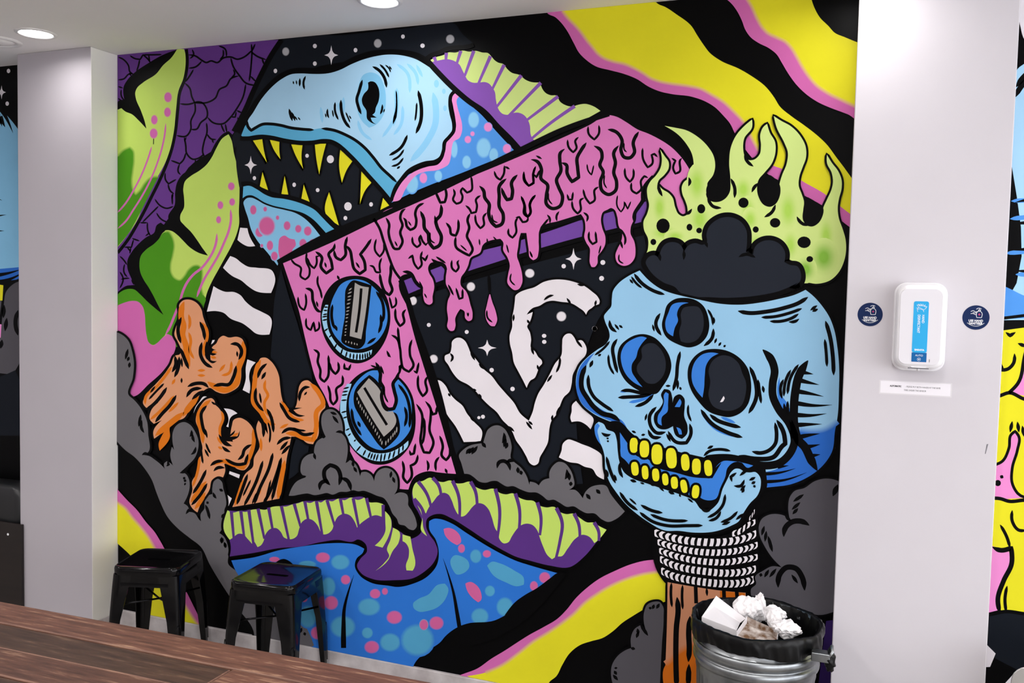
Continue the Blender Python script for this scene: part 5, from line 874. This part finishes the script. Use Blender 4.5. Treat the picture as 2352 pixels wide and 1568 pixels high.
def sticker(label, x, y, r):
    c = onY(x, y, PY); s = thing('round_sticker', label, 'sticker', tuple(c), 0, 'hand sanitiser stickers')
    obj('disc', loft([[(r*math.cos(a), 0, r*math.sin(a)) for a in [2*math.pi*i/48 for i in range(48)]], [(r*math.cos(a), -0.0006, r*math.sin(a)) for a in [2*math.pi*i/48 for i in range(48)]]]), M_NAVY, s)
    strokes('bottle_symbol', bottle, 0.34, M_WT, s, lambda u, v: (u*0.0043+0.001, -0.001, 0.0135+v*0.0042))
    strokes('cross_mark', [[(1.1, -0.9), (2.6, -0.9)], [(1.85, -1.65), (1.85, -0.15)]], 0.5, M_MAG, s, lambda u, v: (u*0.0043+0.001, -0.0012, 0.0135+v*0.0042))
    text('sticker_text', 'USE HAND', 0.0098, M_WT, s, (0, -0.001, -0.0105), R90, 'CENTER', 0.0003, 0.86)
    text('sticker_text', 'SANITISER', 0.0098, M_WT, s, (0, -0.001, -0.0190), R90, 'CENTER', 0.0003, 0.86)
    strokes('fine_print', [[(-0.62+0.035*i, -0.60-0.26*(1-((-0.62+0.035*i)/0.62)**2)), (-0.60+0.035*i, -0.60-0.26*(1-((-0.60+0.035*i)/0.62)**2))] for i in range(36)], 0.05, M_WT, s, lambda u, v: (u*r, -0.001, v*r+0.006))
sticker('round navy USE HAND SANITISER sticker between dispenser and mural skull', 1998.5, 722, 0.0385)
sticker('round navy USE HAND SANITISER sticker between dispenser and yellow mural', 2241.5, 729, 0.0385)
cs = [onY(x, y, PY) for x, y in ((2023, 874), (2184, 882), (2183, 910), (2021, 901))]
cc = sum(cs)/4; nt_ = thing('paper_notice', 'narrow laminated paper notice taped under the sanitiser dispenser', 'notice', tuple(cc))
ang = math.atan2(cs[1][2]-cs[0][2], cs[1][0]-cs[0][0])
nt_.rotation_euler = (0, -ang, 0); nw = float(np.linalg.norm(cs[1]-cs[0])); nh = float(np.linalg.norm(cs[3]-cs[0]))
obj('laminate', box(-nw/2-0.004, nw/2+0.004, -0.0008, 0, -nh/2-0.004, nh/2+0.003), mat('clear_laminate', 'dcd9dc', 0.15), nt_)
obj('paper', box(-nw/2, nw/2, -0.0013, -0.0008, -nh/2, nh/2), mat('notice_paper', 'eae7ec', 0.6), nt_)
text('notice_text', 'AUTOMATIC', 0.0072, M_DK, nt_, (-0.058, -0.0017, 0.0042), R90, 'CENTER', 0.0003, 0.82)
text('notice_text', '\u2013 PLEASE PUT BOTH HANDS AT THE SAME', 0.0072, M_DK, nt_, (0.0225, -0.0017, 0.0042), R90, 'CENTER', 0, 0.76)
text('notice_text', 'TIME UNDER THE SENSOR', 0.0072, M_DK, nt_, (0.0, -0.0017, -0.0075), R90, 'CENTER', 0, 0.78)
# scuff on the column
sc_ = [onY(x, y, PY-0.0002) for x, y in ((2266, 1020), (2270, 1019), (2264, 1042), (2262, 1042))]
bm = bmesh.new(); bm.faces.new([bm.verts.new(tuple(p)) for p in sc_]); o = obj('scuff_mark', bm, mat('scuff_grey', '77757a', 0.7), bpy.data.objects['wall_column_right'])
# ------------------------------------------------------------ booth bench in the left niche
M_VIN = mat('black_vinyl', '1b1c1e', 0.38, bump=0.15, bscale=120); M_DW = mat('dark_veneer', '1d1512', 0.35, noise=0.4, nscale=3, stretch=(1, 8, 8))
bb = thing('booth_bench', 'black padded booth bench with dark veneer front beside the pillar', 'bench', (-4.4, -0.1, 0))
obj('body', box(-0.6, 0.537, -0.06, 0.083, 0, 0.44), M_DW, bb, bevel=0.002)
obj('front_panel', box(-0.6, 0.568, -0.076, -0.0605, 0, 0.482), M_DW, bb, bevel=0.002)
def cushion(x0, x1, y0, y1, z0, z1):
    cx, cy = (x0+x1)/2, (y0+y1)/2; rings = []
    for z, k in ((z0, 0.9), (z0+0.02, 0.97), (z0+0.06, 1.0), (z1-0.06, 1.0), (z1-0.02, 0.96), (z1, 0.86)):
        rings.append([(cx+x*k, cy+y*(k*0.96), z+0.006*math.sin(9*x)) for x, y in rrect(x1-x0, y1-y0, 0.04, 5)])
    return loft(rings)
obj('cushion', cushion(-0.02, 0.534, -0.058, 0.08, 0.441, 0.655), M_VIN, bb, smooth=True)
obj('cushion', cushion(-0.6, -0.025, -0.058, 0.08, 0.441, 0.655), M_VIN, bb, smooth=True)
obj('screw_cover', loft([[(0.479+0.006*math.cos(a), y, 0.425+0.006*math.sin(a)) for a in [2*math.pi*i/16 for i in range(16)]] for y in (-0.0755, -0.0775)]), M_WT, bb)
# ------------------------------------------------------------ steel chair at the right edge
M_STEEL = mat('polished_steel', 'c9c9c8', 0.22, metal=1.0)
p0 = onY(2325, 1528, -0.42)
ch = thing('steel_chair', 'polished steel chair with rounded back by the yellow mural', 'chair', (float(p0[0])+0.20, -0.40, 0))
zt = float(p0[2])
out = rrect(0.40, 0.34, 0.05, 6)
obj('backrest', loft([[(x, 0.012*math.cos(4*x)+y, z+zt-0.17) for x, z in out] for y in (-0.02, -0.014)]), M_STEEL, ch, smooth=False, bevel=0.002)
obj('seat', loft([[(x, y-0.20, z) for x, y in rrect(0.38, 0.36, 0.04, 5)] for z in (0.30, 0.325)]), M_STEEL, ch, bevel=0.003)
for sx in (-0.165, 0.165):
    for sy in (-0.36, -0.03): obj('leg', tube([(sx, sy, 0.30), (sx*1.12, sy*1.05, 0.0)], 0.011, 10), M_STEEL, ch, smooth=True)
    obj('back_post', tube([(sx, -0.03, 0.32), (sx, -0.016, zt-0.2)], 0.010, 10), M_STEEL, ch, smooth=True)
